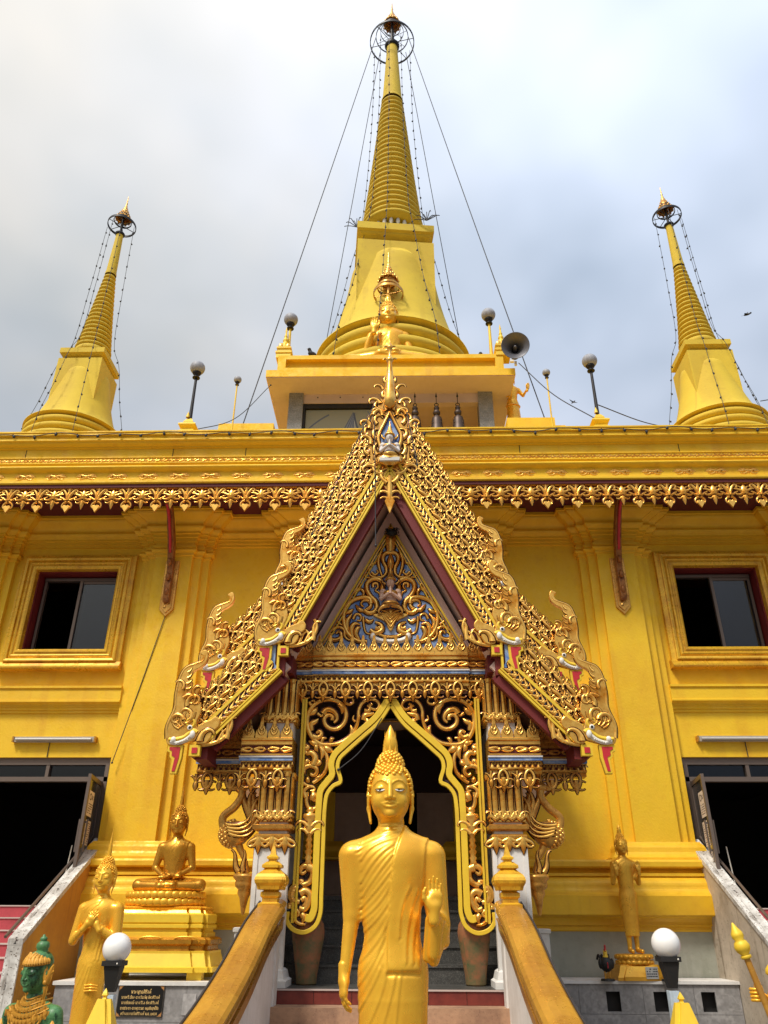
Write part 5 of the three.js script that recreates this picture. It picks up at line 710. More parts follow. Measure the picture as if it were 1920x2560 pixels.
// black plaque with gold Thai lettering
{
  const t = thing('plaque', 'black stone plaque with five lines of gold Thai lettering on the ledge', 'plaque', [-3.415, .475, -12.295]);
  part('slab', box(-.315, .315, 0, .365, 0, .012), std({ color: rgb(.012, .010, .010), roughness: .35 }), t);
  const cv = document.createElement('canvas'); cv.width = 768; cv.height = 448; const q = cv.getContext('2d'); q.fillStyle = '#0d0b0b'; q.fillRect(0, 0, 768, 448); q.strokeStyle = '#6b655c'; q.lineWidth = 4; q.strokeRect(4, 4, 760, 440); q.fillStyle = '#d9b36c'; q.textAlign = 'center'; q.textBaseline = 'middle';
  const lines = ['พระพุทธสิหิงค์', 'นายศรีเมือง-นางวันเพ็ญ อัครสิริวงศ์', 'นายชัยพงษ์-นางวิไล อัครสิริวงศ์', 'นายประชา-นางสุวรรณา อดุลชัยฤทธิ์ชัย', 'สร้างถวายวัดสิริวงศ์ พ.ศ. ๒๕๔๕'];
  // stroke letters on a 6 x 8 grid: [loops], then strokes
  const G = { 'พ': [[1, 7], [1, 6, 1.6, 0, 3, 5, 4.4, 0, 5, 8]], 'ร': [[3.9, .9], [1, 6, 2, 7.5, 3.5, 6.3, 4.8, 8], [3.8, 6.3, 4.5, 5, 4.4, 1.2]], 'ะ': [[1, 5, 1, 1.5], [1.4, 5.4, 3, 6.5], [1.4, 1.9, 3, 3]], 'ท': [[1, 7], [1, 6.5, 1, 0], [1, 4.5, 3, 7.5, 4.6, 7.5, 5, 6, 5, 0]], 'ธ': [[1.6, 2.6], [1, 6, 3, 7.5, 5, 7.5], [1.2, 6, 1.2, 4.8, 4.6, 4.2, 5, 3, 5, 0, 1.4, 0, 1, 2.4]], 'ส': [[2.6, 3.6], [2.2, 4.2, 1, 3, 1, 0], [1, 4, 1.4, 7, 4.4, 7, 5, 5, 5, 0], [4.6, 6.6, 5.6, 8.2]], 'ห': [[1, 7, 4.6, 7], [1, 6.5, 1, 0], [1, 3, 4, 6], [4, 5.6, 5, 4, 5, 0]], 'ง': [[3.4, 7], [3.9, 7, 4.2, 4, 3, 0, 1, 4]], 'ค': [[2.7, 3.4], [2.3, 4, 1, 2.4, 1, 0], [1, 2.4, 1, 5, 2, 7.3, 4, 7.3, 5, 5.6, 5, 0]], 'น': [[1, 7, 4.6, 1], [1.3, 6.5, 1.3, 0, 4.2, 1.4], [5, 1.6, 5, 8]], 'า': [[], [1, 6, 2, 7.5, 3.4, 7.5, 4, 6, 4, 0]], 'ย': [[1.4, 7], [1, 6.6, 2, 5, 1, 4, 1, .3, 4.8, .3, 5, 8]], 'ศ': [[2.7, 3.4], [2.3, 4, 1, 2.4, 1, 0], [1, 2.4, 1, 5, 2, 7.3, 4, 7.3, 5, 5.6, 5, 0], [4.4, 7, 5.8, 8.4]], 'เ': [[1.4, .8], [1, 1.2, 1, 8]], 'ไ': [[2, .8], [1.6, 1.2, 1.6, 7, 1, 9, 3, 10.5, 3.4, 9.4]], 'ม': [[1, 7, 1, 1], [1.3, 6.6, 1.3, 1.4], [1.6, 1, 4.6, .4, 5, 2, 5, 8]], 'อ': [[1.7, 4.6], [1.2, 4.2, 1, .6, 4, .2, 5, 1, 5, 6, 4, 7.4, 1.6, 7.2, 1, 6]], 'ว': [[3.6, 1], [4.1, 1.2, 4.2, 6, 3.4, 7.4, 1.6, 7.2, 1, 6]], 'ญ': [[2, 2.6], [1.6, 0, 1, 5, 2, 7.2, 3.2, 7, 3.4, 0, 5, 0, 5, 8], [3, -1, 5, -2]], 'ช': [[1.6, 6.4], [1, 6.6, 1.6, 7.6, 2.6, 6, 2, 4, 2, 0, 4.6, 0, 5, 5, 4, 6, 5.6, 8]], 'ษ': [[1, 7, 3.4, 3], [1.3, 6.5, 1.3, 0, 4.8, 0, 5, 8], [3.8, 3.2, 6, 4]], 'ล': [[2.2, 1.2], [1, 0, 1, 3, 4.6, 4.6, 5, 6, 4, 7.4, 1.6, 7.2], [5, 5.6, 5, 0]], 'ป': [[1, 7], [1.3, 6.5, 1.3, 0, 4.8, 0, 5, 10]], 'ณ': [[1, 1, 4.8, 1], [1, 1.5, 1, 6, 2, 7.4, 3, 6, 3, 0], [5, 1.5, 5, 8], [3, 3, 4.4, 1.4]], 'ด': [[2.4, 3], [2, 2.6, 1.4, 0, 1, 5, 2, 7.3, 4, 7.3, 5, 5.6, 5, 0]], 'ฤ': [[1.4, .8], [1.4, 1.2, 1.2, 6, 2.4, 7.4, 4, 7, 4.6, 5, 4.6, -3]], 'ถ': [[1.4, .8], [1.4, 1.3, 1.8, 4, 1, 5, 2, 7.3, 4, 7.3, 5, 5.6, 5, 0]], 'ต': [[2.4, 3], [2, 2.6, 1.4, 0, 1, 5, 1.8, 7.3, 3, 6.3, 4.2, 7.3, 5, 5.6, 5, 0]], 'จ': [[2.4, 3], [2.8, 3.4, 4, 0, 4.6, 4, 4, 7.2, 2, 7.2, 1, 6]], '๒': [[2.6, 4], [2, 4, 1, 2, 1, 0, 5, 0, 5, 4], [1, 4, 2, 8, 3, 6]], '๕': [[2.4, 3], [1.4, 0, 1, 5, 2, 7, 3, 5.4, 4, 7, 5, 5, 5, 0], [4, 7, 6, 8.4]], '๔': [[2.4, 3], [4.6, 0, 1.6, 0, 1, 4, 2, 7, 4, 7, 6, 8.4]], '-': [[], [1, 3.6, 4, 3.6]], '.': [[1, .4]], ' ': [[]] };
  const UP = { 'ิ': [[], [-4.6, 9, -3.8, 10.4, -1.8, 10.4, -.8, 9, -4.6, 9]], 'ี': [[], [-4.6, 9, -3.8, 10.4, -1.8, 10.4, -.8, 9, -4.6, 9], [-.8, 9, -.8, 11.4]], 'ื': [[], [-4.6, 9, -3.8, 10.4, -1.8, 10.4, -.8, 9, -4.6, 9], [-.8, 9, -.8, 11.4], [-1.8, 10, -1.8, 11.4]], 'ั': [[-3, 9.6], [-2.6, 9.6, -.6, 11]], '็': [[], [-5, 9, -4, 10.6, -3, 9.6, -2, 10.6, -1, 11.6]], '์': [[-2, 10.6], [-1.7, 11, -2.2, 12, -.6, 12.6]], '้': [[-3, 10], [-2.4, 10, -.6, 11.6]], 'ุ': [[-1.6, -1], [-1.2, -1, -1, -3]] };
  const draw = (txt, cx, cy, px, maxW) => { let w = 0; for (const ch of txt) if (G[ch]) w += ch === ' ' ? 4 : ch === '.' ? 2.4 : 6.4; const k = Math.min(px / 8, maxW / w); let x = cx - w * k / 2; const y0 = cy + 4 * px / 8; const put = g => { g.forEach((L, i) => { if (!i) { for (let j = 0; j < L.length; j += 2) { q.beginPath(); q.arc(x + L[j] * k, y0 - L[j + 1] * px / 8, px / 11, 0, 7); q.stroke(); } } else { q.beginPath(); for (let j = 0; j < L.length; j += 2) q[j ? 'lineTo' : 'moveTo'](x + L[j] * k, y0 - L[j + 1] * px / 8); q.stroke(); } }); };
    q.strokeStyle = '#e2bd77'; q.lineWidth = px / 6.5; q.lineJoin = q.lineCap = 'round'; for (const ch of txt) { if (UP[ch]) put(UP[ch]); else if (G[ch]) { put(G[ch]); x += (ch === ' ' ? 4 : ch === '.' ? 2.4 : 6.4) * k; } } };
  lines.forEach((s, i) => draw(s, 384, 92 + i * 78, i ? 33 : 42, i ? 640 : 420));
  for (const [x, y, a, b] of [[0, 0, 1, 1], [768, 0, -1, 1], [0, 448, 1, -1], [768, 448, -1, -1]]) { q.save(); q.translate(x, y); q.scale(a, b); q.fillStyle = '#b07c45'; q.beginPath(); q.moveTo(8, 8); q.lineTo(92, 8); q.quadraticCurveTo(50, 14, 46, 44); q.quadraticCurveTo(14, 46, 8, 84); q.fill(); q.restore(); }
  const tx = new THREE.CanvasTexture(cv); tx.colorSpace = THREE.SRGBColorSpace; const m = shade(new THREE.Mesh(new THREE.PlaneGeometry(.625, .36), std({ map: tx, roughness: .4 }))); m.name = 'lettering'; m.position.set(0, .1825, .0165); t.add(m);
}
// side stairs to the doorways, with parapets
for (const s of [-1, 1]) {
  const g = new THREE.Group(); g.name = s < 0 ? 'side_steps' : 'side_steps_001'; g.position.set(s * 6.8, 0, -14.3); g.userData = { label: s < 0 ? 'red side steps up to the left doorway' : 'red side steps up to the right doorway', kind: 'structure' }; scene.add(g);
  for (let k = 0; k < 10; k++) { const y = 1.84 - .175 * k; part('step', box(s * -1.6, 1.48 * s, Math.max(0, y - .175) - (k > 8 ? 0 : .0), y - .018, .29 * k - (k ? 0 : .05), .29 * (k + 1)), M.stepRed, g); part('nosing', box(s * -1.6, 1.48 * s, y - .018, y, .29 * k - (k ? 0 : .05), .29 * (k + 1) + .016), M.grout, g); }
  part('step_core', box(-1.47, 1.47, 0, .1, 0, 2.8), M.stepRed, g);
  const p = thing('stair_parapet', s < 0 ? 'orange plastered stair parapet with chipped white cap, at left' : 'stained cream stair parapet with chipped grey cap, at right', 'parapet', [s * 5.09, 0, -13.2]);
  const zy = [[1.32, 0], [1.32, 1.33], [-1.2, 2.79], [-1.2, 0]];
  part('wall', extr(zy, .18, 0).rotateY(-PI / 2).translate(.09, 0, 0), s < 0 ? M.orangeWall : M.cream, p);
  const cap = (d) => extr([[1.36, 1.33], [1.36, 1.40], [-1.2, 2.885], [-1.2, 2.80]], .2, .006).rotateY(-PI / 2).translate(.1, 0, 0);
  part('coping', [cap(), box(-.1, .1, 0, 1.33, 1.324, 1.36)], M.capWhite, p);
  part('pipe_rail', [bar([s * .15, 1.42, 1.36], [s * .15, 2.93, -1.24], .022)], M.alu, p);
}
// globe lamps in front of the ledges
[[-2.6, 1.38, 'white globe lamp on pale blue post in front of the standing statue at left'], [2.66, 1.44, 'white globe lamp on pale blue post in front of the right marble ledge']].forEach(([x, y, l]) => {
  const t = thing('garden_lamp', l, 'lamp', [x, 0, -8.5], 0, 'globe lamps on pale blue posts');
  part('post', [box(-.045, .045, 0, y - .38, -.045, .045)], M.paleBlue, t); part('socket', [mouldRect([[-.035, y - .36], [-.03, y - .33], [-.0, y - .16], [.0, y - .15], [.02, y - .145], [.02, y - .105], [-.02, y - .1]], -.075, .075, -.075, .075)], M.black, t); part('globe', sph(.133, 0, y, 0, 40), M.globe, t); part('screw', sph(.008, .06, y - .125, .117, 8), M.ivory, t);
});
// yellow bud posts at the bottom edge
[[-2.53, 'yellow pointed post finial below the left globe lamp'], [2.62, 'yellow pointed post finial below the right globe lamp']].forEach(([x, l]) => { const t = thing('post_finial', l, 'finial', [x, 0, -8.15], 0, 'pointed yellow post finials'); part('post', box(-.1, .1, 0, .7, -.1, .1), M.yellow, t); part('spire', [mouldRect([[.0, .7], [.03, .72], [.03, .76], [.0, .78], [-.012, .80], [-.085, 1.0], [-.085, 1.01], [-.075, 1.02], [-.08, 1.035], [-.1, 1.075]], -.1, .1, -.1, .1), mouldRect([[.02, .74], [.02, .78], [-.04, .99]], -.06, .06, -.1, .1), mouldRect([[.02, .74], [.02, .78], [-.04, .99]], -.1, .1, -.06, .06)], M.yellow, t); });
// ---------------------------------------------------------------- sculpted figures: distance fields meshed with surface nets
const smin = (a, b, k) => { const h = Math.max(k - Math.abs(a - b), 0) / k; return Math.min(a, b) - h * h * k * .25; };
const smax = (a, b, k) => -smin(-a, -b, k);
const ell = (x, y, z, c, r) => { const a = (x - c[0]) / r[0], b = (y - c[1]) / r[1], d = (z - c[2]) / r[2], k0 = Math.hypot(a, b, d), k1 = Math.hypot(a / r[0], b / r[1], d / r[2]); return k1 < 1e-9 ? -Math.min(...r) : k0 * (k0 - 1) / k1; };
function cap(x, y, z, a, b, r0, r1) { const bx = b[0] - a[0], by = b[1] - a[1], bz = b[2] - a[2], px = x - a[0], py = y - a[1], pz = z - a[2]; let t = (px * bx + py * by + pz * bz) / (bx * bx + by * by + bz * bz); t = t < 0 ? 0 : t > 1 ? 1 : t; const dx = px - bx * t, dy = py - by * t, dz = pz - bz * t; return Math.sqrt(dx * dx + dy * dy + dz * dz) - (r0 + (r1 - r0) * t); }
function net(f, lo, hi, h) {
  const n = [0, 1, 2].map(k => Math.ceil((hi[k] - lo[k]) / h) + 1), [nx, ny, nz] = n, v = new Float32Array(nx * ny * nz), B = 6, id = (i, j, k) => (k * ny + j) * nx + i;
  for (let k0 = 0; k0 < nz; k0 += B) for (let j0 = 0; j0 < ny; j0 += B) for (let i0 = 0; i0 < nx; i0 += B) {
    const c = f(lo[0] + (i0 + B / 2) * h, lo[1] + (j0 + B / 2) * h, lo[2] + (k0 + B / 2) * h), far = Math.abs(c) > B * h * 1.9;
    for (let k = k0; k < Math.min(nz, k0 + B); k++) for (let j = j0; j < Math.min(ny, j0 + B); j++) for (let i = i0; i < Math.min(nx, i0 + B); i++) v[id(i, j, k)] = far ? c : f(lo[0] + i * h, lo[1] + j * h, lo[2] + k * h);
  }
  const vi = new Int32Array(nx * ny * nz).fill(-1), pos = [], idx = [];
  for (let k = 0; k + 1 < nz; k++) for (let j = 0; j + 1 < ny; j++) for (let i = 0; i + 1 < nx; i++) {
    let sx = 0, sy = 0, sz = 0, c = 0; const g = (a, b, d) => v[id(i + a, j + b, k + d)];
    const e = (a, b, d, p, q, r) => { const u = g(a, b, d), w = g(p, q, r); if ((u < 0) !== (w < 0)) { const t = u / (u - w); sx += a + (p - a) * t; sy += b + (q - b) * t; sz += d + (r - d) * t; c++; } };
    e(0, 0, 0, 1, 0, 0); e(0, 1, 0, 1, 1, 0); e(0, 0, 1, 1, 0, 1); e(0, 1, 1, 1, 1, 1); e(0, 0, 0, 0, 1, 0); e(1, 0, 0, 1, 1, 0); e(0, 0, 1, 0, 1, 1); e(1, 0, 1, 1, 1, 1); e(0, 0, 0, 0, 0, 1); e(1, 0, 0, 1, 0, 1); e(0, 1, 0, 0, 1, 1); e(1, 1, 0, 1, 1, 1);
    if (c) { vi[id(i, j, k)] = pos.length / 3; pos.push(lo[0] + (i + sx / c) * h, lo[1] + (j + sy / c) * h, lo[2] + (k + sz / c) * h); }
  }
  const q = (a, b, c, d, flip) => { if (a < 0 || b < 0 || c < 0 || d < 0) return; flip ? idx.push(a, c, b, a, d, c) : idx.push(a, b, c, a, c, d); };
  for (let k = 1; k + 1 < nz; k++) for (let j = 1; j + 1 < ny; j++) for (let i = 1; i + 1 < nx; i++) {
    const a = v[id(i, j, k)] < 0;
    if (a !== (v[id(i + 1, j, k)] < 0)) q(vi[id(i, j - 1, k - 1)], vi[id(i, j, k - 1)], vi[id(i, j, k)], vi[id(i, j - 1, k)], !a);
    if (a !== (v[id(i, j + 1, k)] < 0)) q(vi[id(i - 1, j, k - 1)], vi[id(i - 1, j, k)], vi[id(i, j, k)], vi[id(i, j, k - 1)], !a);
    if (a !== (v[id(i, j, k + 1)] < 0)) q(vi[id(i - 1, j - 1, k)], vi[id(i, j - 1, k)], vi[id(i, j, k)], vi[id(i - 1, j, k)], !a);
  }
  const g = new THREE.BufferGeometry(); g.setAttribute('position', new THREE.Float32BufferAttribute(pos, 3)); g.setIndex(idx); g.computeVertexNormals();
  uvBox(g); g.userData.done = true; return g;
}
// ---- head: chin at the origin, facing +z, about half a metre to the top of the bun
const zFace = (x, y) => { const a = 1 - (x / .142) ** 2 - ((y - .2) / .2) ** 2, b = 1 - (x / .118) ** 2 - ((y - .1) / .125) ** 2; return Math.max(a > 0 ? -.02 + .165 * Math.sqrt(a) : -.05, b > 0 ? .01 + .132 * Math.sqrt(b) : -.05); };
const F3 = a => a.map(([x, y, d = 0]) => [x, y, zFace(x, y) + d]);
const brow = F3([[.012, .222], [.03, .24], [.055, .252], [.085, .248], [.112, .222]]), upL = F3([[0, .090, .002], [.014, .097, .002], [.03, .093], [.052, .088, .001]]), loL = F3([[0, .066, .001], [.02, .068], [.04, .078]]);
const chain3 = (x, y, z, P, r) => { let d = 9; for (let i = 0; i + 1 < P.length; i++) d = Math.min(d, cap(x, y, z, P[i], P[i + 1], r, r)); return d; };
function headF(x, y, z) {
  const X = Math.abs(x);
  let d = smin(ell(X, y, z, [0, .2, -.02], [.142, .2, .165]), ell(X, y, z, [0, .1, .01], [.118, .125, .132]), .05);
  d = smin(d, cap(X, y, z, [0, .06, -.035], [0, -.2, -.05], .082, .092), .03);
  if (d < .08) {
    d = smin(d, ell(X, y, z, [0, .022, .115], [.034, .026, .026]), .03);
    d = smin(d, ell(X, y, z, [.064, .19, zFace(.064, .19) - .022], [.042, .032, .034]), .010);
    d = smin(d, cap(X, y, z, [0, .232, zFace(0, .23) - .004], [0, .132, zFace(0, .13) + .026], .013, .019), .014);
    d = smin(d, ell(X, y, z, [.021, .126, zFace(0, .126) + .009], [.017, .013, .017]), .008);
    d = smin(d, chain3(X, y, z, brow, .0065), .007);
    d = smin(d, chain3(X, y, z, upL, .0085), .005); d = smin(d, chain3(X, y, z, loL, .0105), .006);
    d = smin(d, ell(X, y, z, [.075, .11, .085], [.04, .05, .04]), .03);
    const e = smin(smin(ell(X, y, z, [.153, .135, -.03], [.014, .075, .034]), cap(X, y, z, [.152, .07, -.02], [.137, -.03, .0], .014, .009), .02), cap(X, y, z, [.156, .2, -.045], [.16, .16, -.01], .01, .01), .01); d = smin(d, e, .008);
    const rg = Math.abs(y + .055 - .02 * (z > 0 ? 1 : 0)); if (y < 0) d += .006 * Math.exp(-((rg / .008) ** 2));
  }
  return d;
}
const HEAD_LO = [-.19, -.16, -.25], HEAD_HI = [.19, .42, .22];
const headHi = net(headF, HEAD_LO, HEAD_HI, .0042), headLo = net(headF, HEAD_LO, HEAD_HI, .0078);
function hairGeo(curlR, step) {
  const l = [], add = (c, r, cond) => { const n = Math.floor(4 * PI * r[0] * r[1] / (step * step)); for (let i = 0; i < n; i++) { const y = 1 - 2 * (i + .5) / n, a = i * 2.399963, q = Math.sqrt(1 - y * y), p = [c[0] + Math.cos(a) * q * r[0], c[1] + y * r[1], c[2] + Math.sin(a) * q * r[2]]; if (cond(p, Math.atan2(Math.abs(p[0]), p[2] - c[2]))) l.push(new THREE.SphereGeometry(curlR, 7, 5).translate(...p)); } };
  const hl = az => az < .9 ? .298 - .016 * Math.cos(az * 3.2) : az < 1.5 ? mix(.298, .13, (az - .9) / .6) : mix(.13, .02, (az - 1.5) / 1.64);
  add([0, .215, -.03], [.150, .186, .168], (p, az) => p[1] > hl(az) && p[1] < .385);
  add([0, .345, -.035], [.098, .142, .102], p => p[1] > .372);
  l.push(sph(1, 0, .345, -.035, 22, .092, .135, .096)); const cp = new THREE.SphereGeometry(1, 28, 16, 0, 2 * PI, 0, 1.08).scale(.146, .181, .164).translate(0, .215, -.03); l.push(cp);
  return done(l);
}
const hairHi = hairGeo(.0165, .0285), hairLo = hairGeo(.017, .033);
const flameG = (() => { const l = [lathe([[0, .46], [.036, .465], [.048, .49], [.054, .53], [.045, .58], [.03, .63], [.01, .675], [0, .69]], 18)]; for (let k = 0; k < 14; k++) { const t = k % 2, a = k / 14 * 2 * PI; l.push(new THREE.ConeGeometry(.014, .1 + t * .04, 6).scale(1, 1, .6).translate(0, t ? .575 : .525, 0).translate(0, 0, t ? .04 : .05).rotateY(a)); } return done(l.map(g => g.translate(0, 0, -.035))); })();
const flameTall = (() => { const l = [lathe([[0, .46], [.03, .46], [.04, .49], [.03, .52], [.035, .55], [.025, .6], [.03, .63], [.018, .69], [.02, .71], [.008, .8], [0, .9]], 14)]; return done(l.map(g => g.translate(0, 0, -.035))); })();
function head(parent, o) {
  const h = part('head', o.hi ? headHi : headLo, o.mat, parent, { pos: o.pos, rot: o.rot || [0, 0, 0], scale: o.scale || 1 });
  if (o.hair !== false) { part('hair', o.hi ? hairHi : hairLo, o.mat, h, { stuff: true }); part('flame_finial', o.tall ? flameTall : flameG, o.mat, h); }
  const z = zFace(.064, .186) + .0115;
  for (const s of [-1, 1]) {
    if (o.paint) { part('eye', [extr(spl([[-.031, .0], [-.012, -.0085], [.014, -.009], [.033, .002], [.012, .004], [-.01, .0035]], 30), .003, 0).rotateX(-.18).rotateY(.28).translate(.064, .182, z - .003)].map(g => s < 0 ? mir(g) : g), M.ivory, h); part('pupil', sph(.0085, s * .064 - .004, .1795, z - .001, 10, 1, .75, .5), M.black, h); part('eyelid_line', [tube([[.031, .181, z - .003], [.05, .187, z + .003], [.072, .1885, z + .001], [.1, .185, z - .013]], .0026, 16, 5), tube([[.034, .180, z - .003], [.055, .1705, z + .0], [.078, .171, z - .004], [.098, .1835, z - .013]], .0014, 16, 5)].map(g => s < 0 ? mir(g) : g), M.black, h); }
    else part('eyelid', [tube([[.032, .182, z - .002], [.055, .177, z + .004], [.076, .1775, z + .002], [.1, .185, z - .012]], .0034, 14, 5)].map(g => s < 0 ? mir(g) : g), o.mat, h);
  }
  return h;
}
// ---- robed body in the units of the big statue (feet near y .12, chin at 2.279)
const PX = u => ((820 + u / 4.4235) - 982) / 350, PY = v => 2.226 - (2060 + v / 4.4235 - 2067) * .002465;
const FOLDS = [[840, 60, 600, 130, 380, 230], [800, 100, 560, 200, 340, 330], [770, 180, 520, 280, 385, 440], [740, 260, 560, 420, 390, 690], [735, 380, 600, 560, 400, 860], [720, 560, 560, 780, 385, 980], [710, 700, 590, 930, 380, 1120], [700, 900, 560, 1110, 370, 1290], [690, 1050, 600, 1300, 390, 1560], [650, 1290, 510, 1600, 350, 1840], [600, 1640, 500, 1860, 350, 2110], [670, 1660, 590, 1960, 420, 2330], [760, 1700, 690, 2000, 560, 2420], [820, 1680, 780, 2000, 740, 2400], [920, 760, 830, 1000, 800, 1300], [1000, 790, 900, 1150, 870, 1560], [1040, 960, 960, 1250, 940, 1570]].map(a => { const P = []; for (let i = 0; i <= 7; i++) { const t = i / 7, q = (p, r, s) => (1 - t) ** 2 * p + 2 * t * (1 - t) * r + t * t * s; P.push([PX(q(a[0], a[2] * 2 - (a[0] + a[4]) / 2, a[4])), PY(q(a[1], a[3] * 2 - (a[1] + a[5]) / 2, a[5]))]); } return P; });
for (let i = 0; i < 10; i++) { const A = FOLDS[i], B = FOLDS[i + 1], q = []; for (let k = 0; k < 8; k++) q.push([mix(A[k][0], B[k][0], .5), mix(A[k][1], B[k][1], .5)]); q.thin = .55; FOLDS.push(q); }
function folds(x, y, amp) {
  let s = 0;
  for (const P of FOLDS) {
    if (y > P[0][1] + .04 || y < P[7][1] - .04) continue;
    let m = 9, sg = 0; for (let i = 0; i < 7; i++) { const ax = P[i][0], ay = P[i][1], bx = P[i + 1][0] - ax, by = P[i + 1][1] - ay; let t = ((x - ax) * bx + (y - ay) * by) / (bx * bx + by * by); t = t < 0 ? 0 : t > 1 ? 1 : t; const dx = x - ax - bx * t, dy = y - ay - by * t, d = Math.sqrt(dx * dx + dy * dy); if (d < m) { m = d; sg = bx * dy - by * dx; } }
    if (m < .05) s += (P.thin || 1) * (sg > 0 ? Math.exp(-((m / .008) ** 2)) - .5 * Math.exp(-(((m - .015) / .009) ** 2)) : Math.exp(-((m / .015) ** 2)));
  }
  return s * amp;
}
const SL = [[2.226, .095], [2.0, .012], [1.68, -.016], [1.34, -.028], [1.2, -.03]], SR = [[2.2, .30], [2.1, .25], [1.86, .225], [1.68, .2], [1.32, .195], [1.2, .19]];
const lin = (T, y) => { for (let i = 0; i + 1 < T.length; i++) if (y <= T[i][0] && y >= T[i + 1][0]) return mix(T[i + 1][1], T[i][1], (y - T[i + 1][0]) / (T[i][0] - T[i + 1][0])); return y > T[0][0] ? T[0][1] : T[T.length - 1][1]; };
function bodyF(o) {
  const { arms, amp = .010, wide = 1, hem = .25, seated } = o;
  return (x0, y, z) => {
    const x = x0 / wide;
    let d = ell(x, y, z, [0, 1.93, -.01], [.265, .25, .165]);
    d = smin(d, ell(x, y, z, [0, 2.05, -.03], [.33, .13, .125]), .10);
    d = smin(d, ell(x, y, z, [0, 1.66, 0], [.205, .28, .15]), .09);
    d = smin(d, cap(x, y, z, [0, 2.12, -.03], [0, 2.32, -.02], .115, .085), .07);
    if (seated) {
      d = smin(d, ell(x, y, z, [0, 1.4, 0], [.25, .17, .19]), .08);
      for (const s of [-1, 1]) { d = smin(d, cap(x, y, z, [s * .16, 1.35, .0], [s * .60, 1.345, .2], .145, .115), .06); d = smin(d, cap(x, y, z, [s * .60, 1.33, .22], [-s * .12, 1.31, .42], .105, .085), .03); }
      d = smax(d, 1.235 - y, .02);
    } else {
      d = smin(d, ell(x, y, z, [.01, 1.3, 0], [.24, .28, .17]), .09);
      const t = Math.min(1, Math.max(0, (1.25 - y) / (1.25 - hem))), w = mix(.235, o.hemW || .21, t) - Math.max(0, y - 1.15) * .3, k = Math.hypot(x - .01, z / .76); d = smin(d, Math.max((k - w) * .85, y - 1.5, hem - y), .05);
      if (o.feet) for (const s of [-1, 1]) { d = smin(d, cap(x, y, z, [s * .1, hem + .05, 0], [s * .1, .2, -.01], .07, .055), .02); d = smin(d, cap(x, y, z, [s * .1, .17, -.03], [s * .13, .15, .2], .05, .045), .03); }
    }
    for (const a of arms) d = smin(d, cap(x, y, z, a[0], a[1], a[2], a[3]), a[4] || .03);
    if (Math.abs(d) < .06) {
      if (z > -.06 && !o.bare) {
        const fr = sst(-.06, .03, z), side = x < lin(SL, y) ? sst(-.5, -.05, -(x + .3)) : 1;
        if (y < 2.2 && (!seated || y > 1.5) && Math.abs(x) < .3) d -= folds(x, y, amp) * fr * (o.foldScale || 1);
        if (!o.noSash && y > 1.32 && y < 2.24) { const l = lin(SL, y), r = lin(SR, y); d -= .014 * fr * sst(-.006, .006, x - l) * sst(-.008, .008, r - x) * sst(1.315, 1.33, y); }
        else if (!o.noSash && y > 1.27 && y <= 1.33 && x > -.03 && x < .2) d += .008 * fr * Math.exp(-(((y - 1.3) / .012) ** 2));
      }
      if (!seated && y > 2.2) d += .007 * Math.exp(-(((y - 2.232 - x * x * 1.2) / .01) ** 2));
    }
    return d;
  };
}
// hand with palm, four fingers and a thumb: base at the wrist, fingers along +y, palm facing +z, thumb on -x
function handF(curlv = .1) {
  const fg = [[-.034, .105, .078, .0115], [-.011, .112, .092, .012], [.012, .108, .084, .0115], [.034, .098, .064, .0105]].map(([x, y, L, r]) => { const P = [[x, y, 0]]; let a = curlv, py = y, pz = 0; for (const f of [.42, .32, .26]) { py += Math.cos(a) * L * f; pz += Math.sin(a) * L * f; a += curlv * 1.5; P.push([x * (1 + (py - y) * 1.2), py, pz]); } return [P, r]; });
  const th = [[-.042, .035, .008], [-.068, .07, .02], [-.07, .105, .026], [-.062, .128, .028]];
  return (x, y, z) => {
    let d = ell(x, y, z, [0, .06, 0], [.052, .062, .024]); d = smin(d, ell(x, y, z, [.0, .095, 0], [.05, .028, .019]), .02); d = smin(d, ell(x, y, z, [-.03, .05, .012], [.024, .04, .02]), .02);
    d = smin(d, cap(x, y, z, [0, -.06, -.004], [0, .02, 0], .034, .034), .03);
    for (const [P, r] of fg) { let e = 9; for (let i = 0; i < 3; i++) e = smin(e, cap(x, y, z, P[i], P[i + 1], r * (1 - i * .07), r * (.93 - i * .1)), .004); d = smin(d, e, .008); }
    let e = 9; for (let i = 0; i < 3; i++) e = smin(e, cap(x, y, z, th[i], th[i + 1], .0165 - i * .002, .0145 - i * .002), .006); return smin(d, e, .012);
  };
}
const handOpen = net(handF(.07), [-.1, -.1, -.05], [.07, .22, .09], .0044), handRelax = net(handF(.28), [-.1, -.1, -.05], [.07, .22, .13], .0044);
const handOpenM = done(mir(handOpen.clone())), handRelaxM = done(mir(handRelax.clone()));
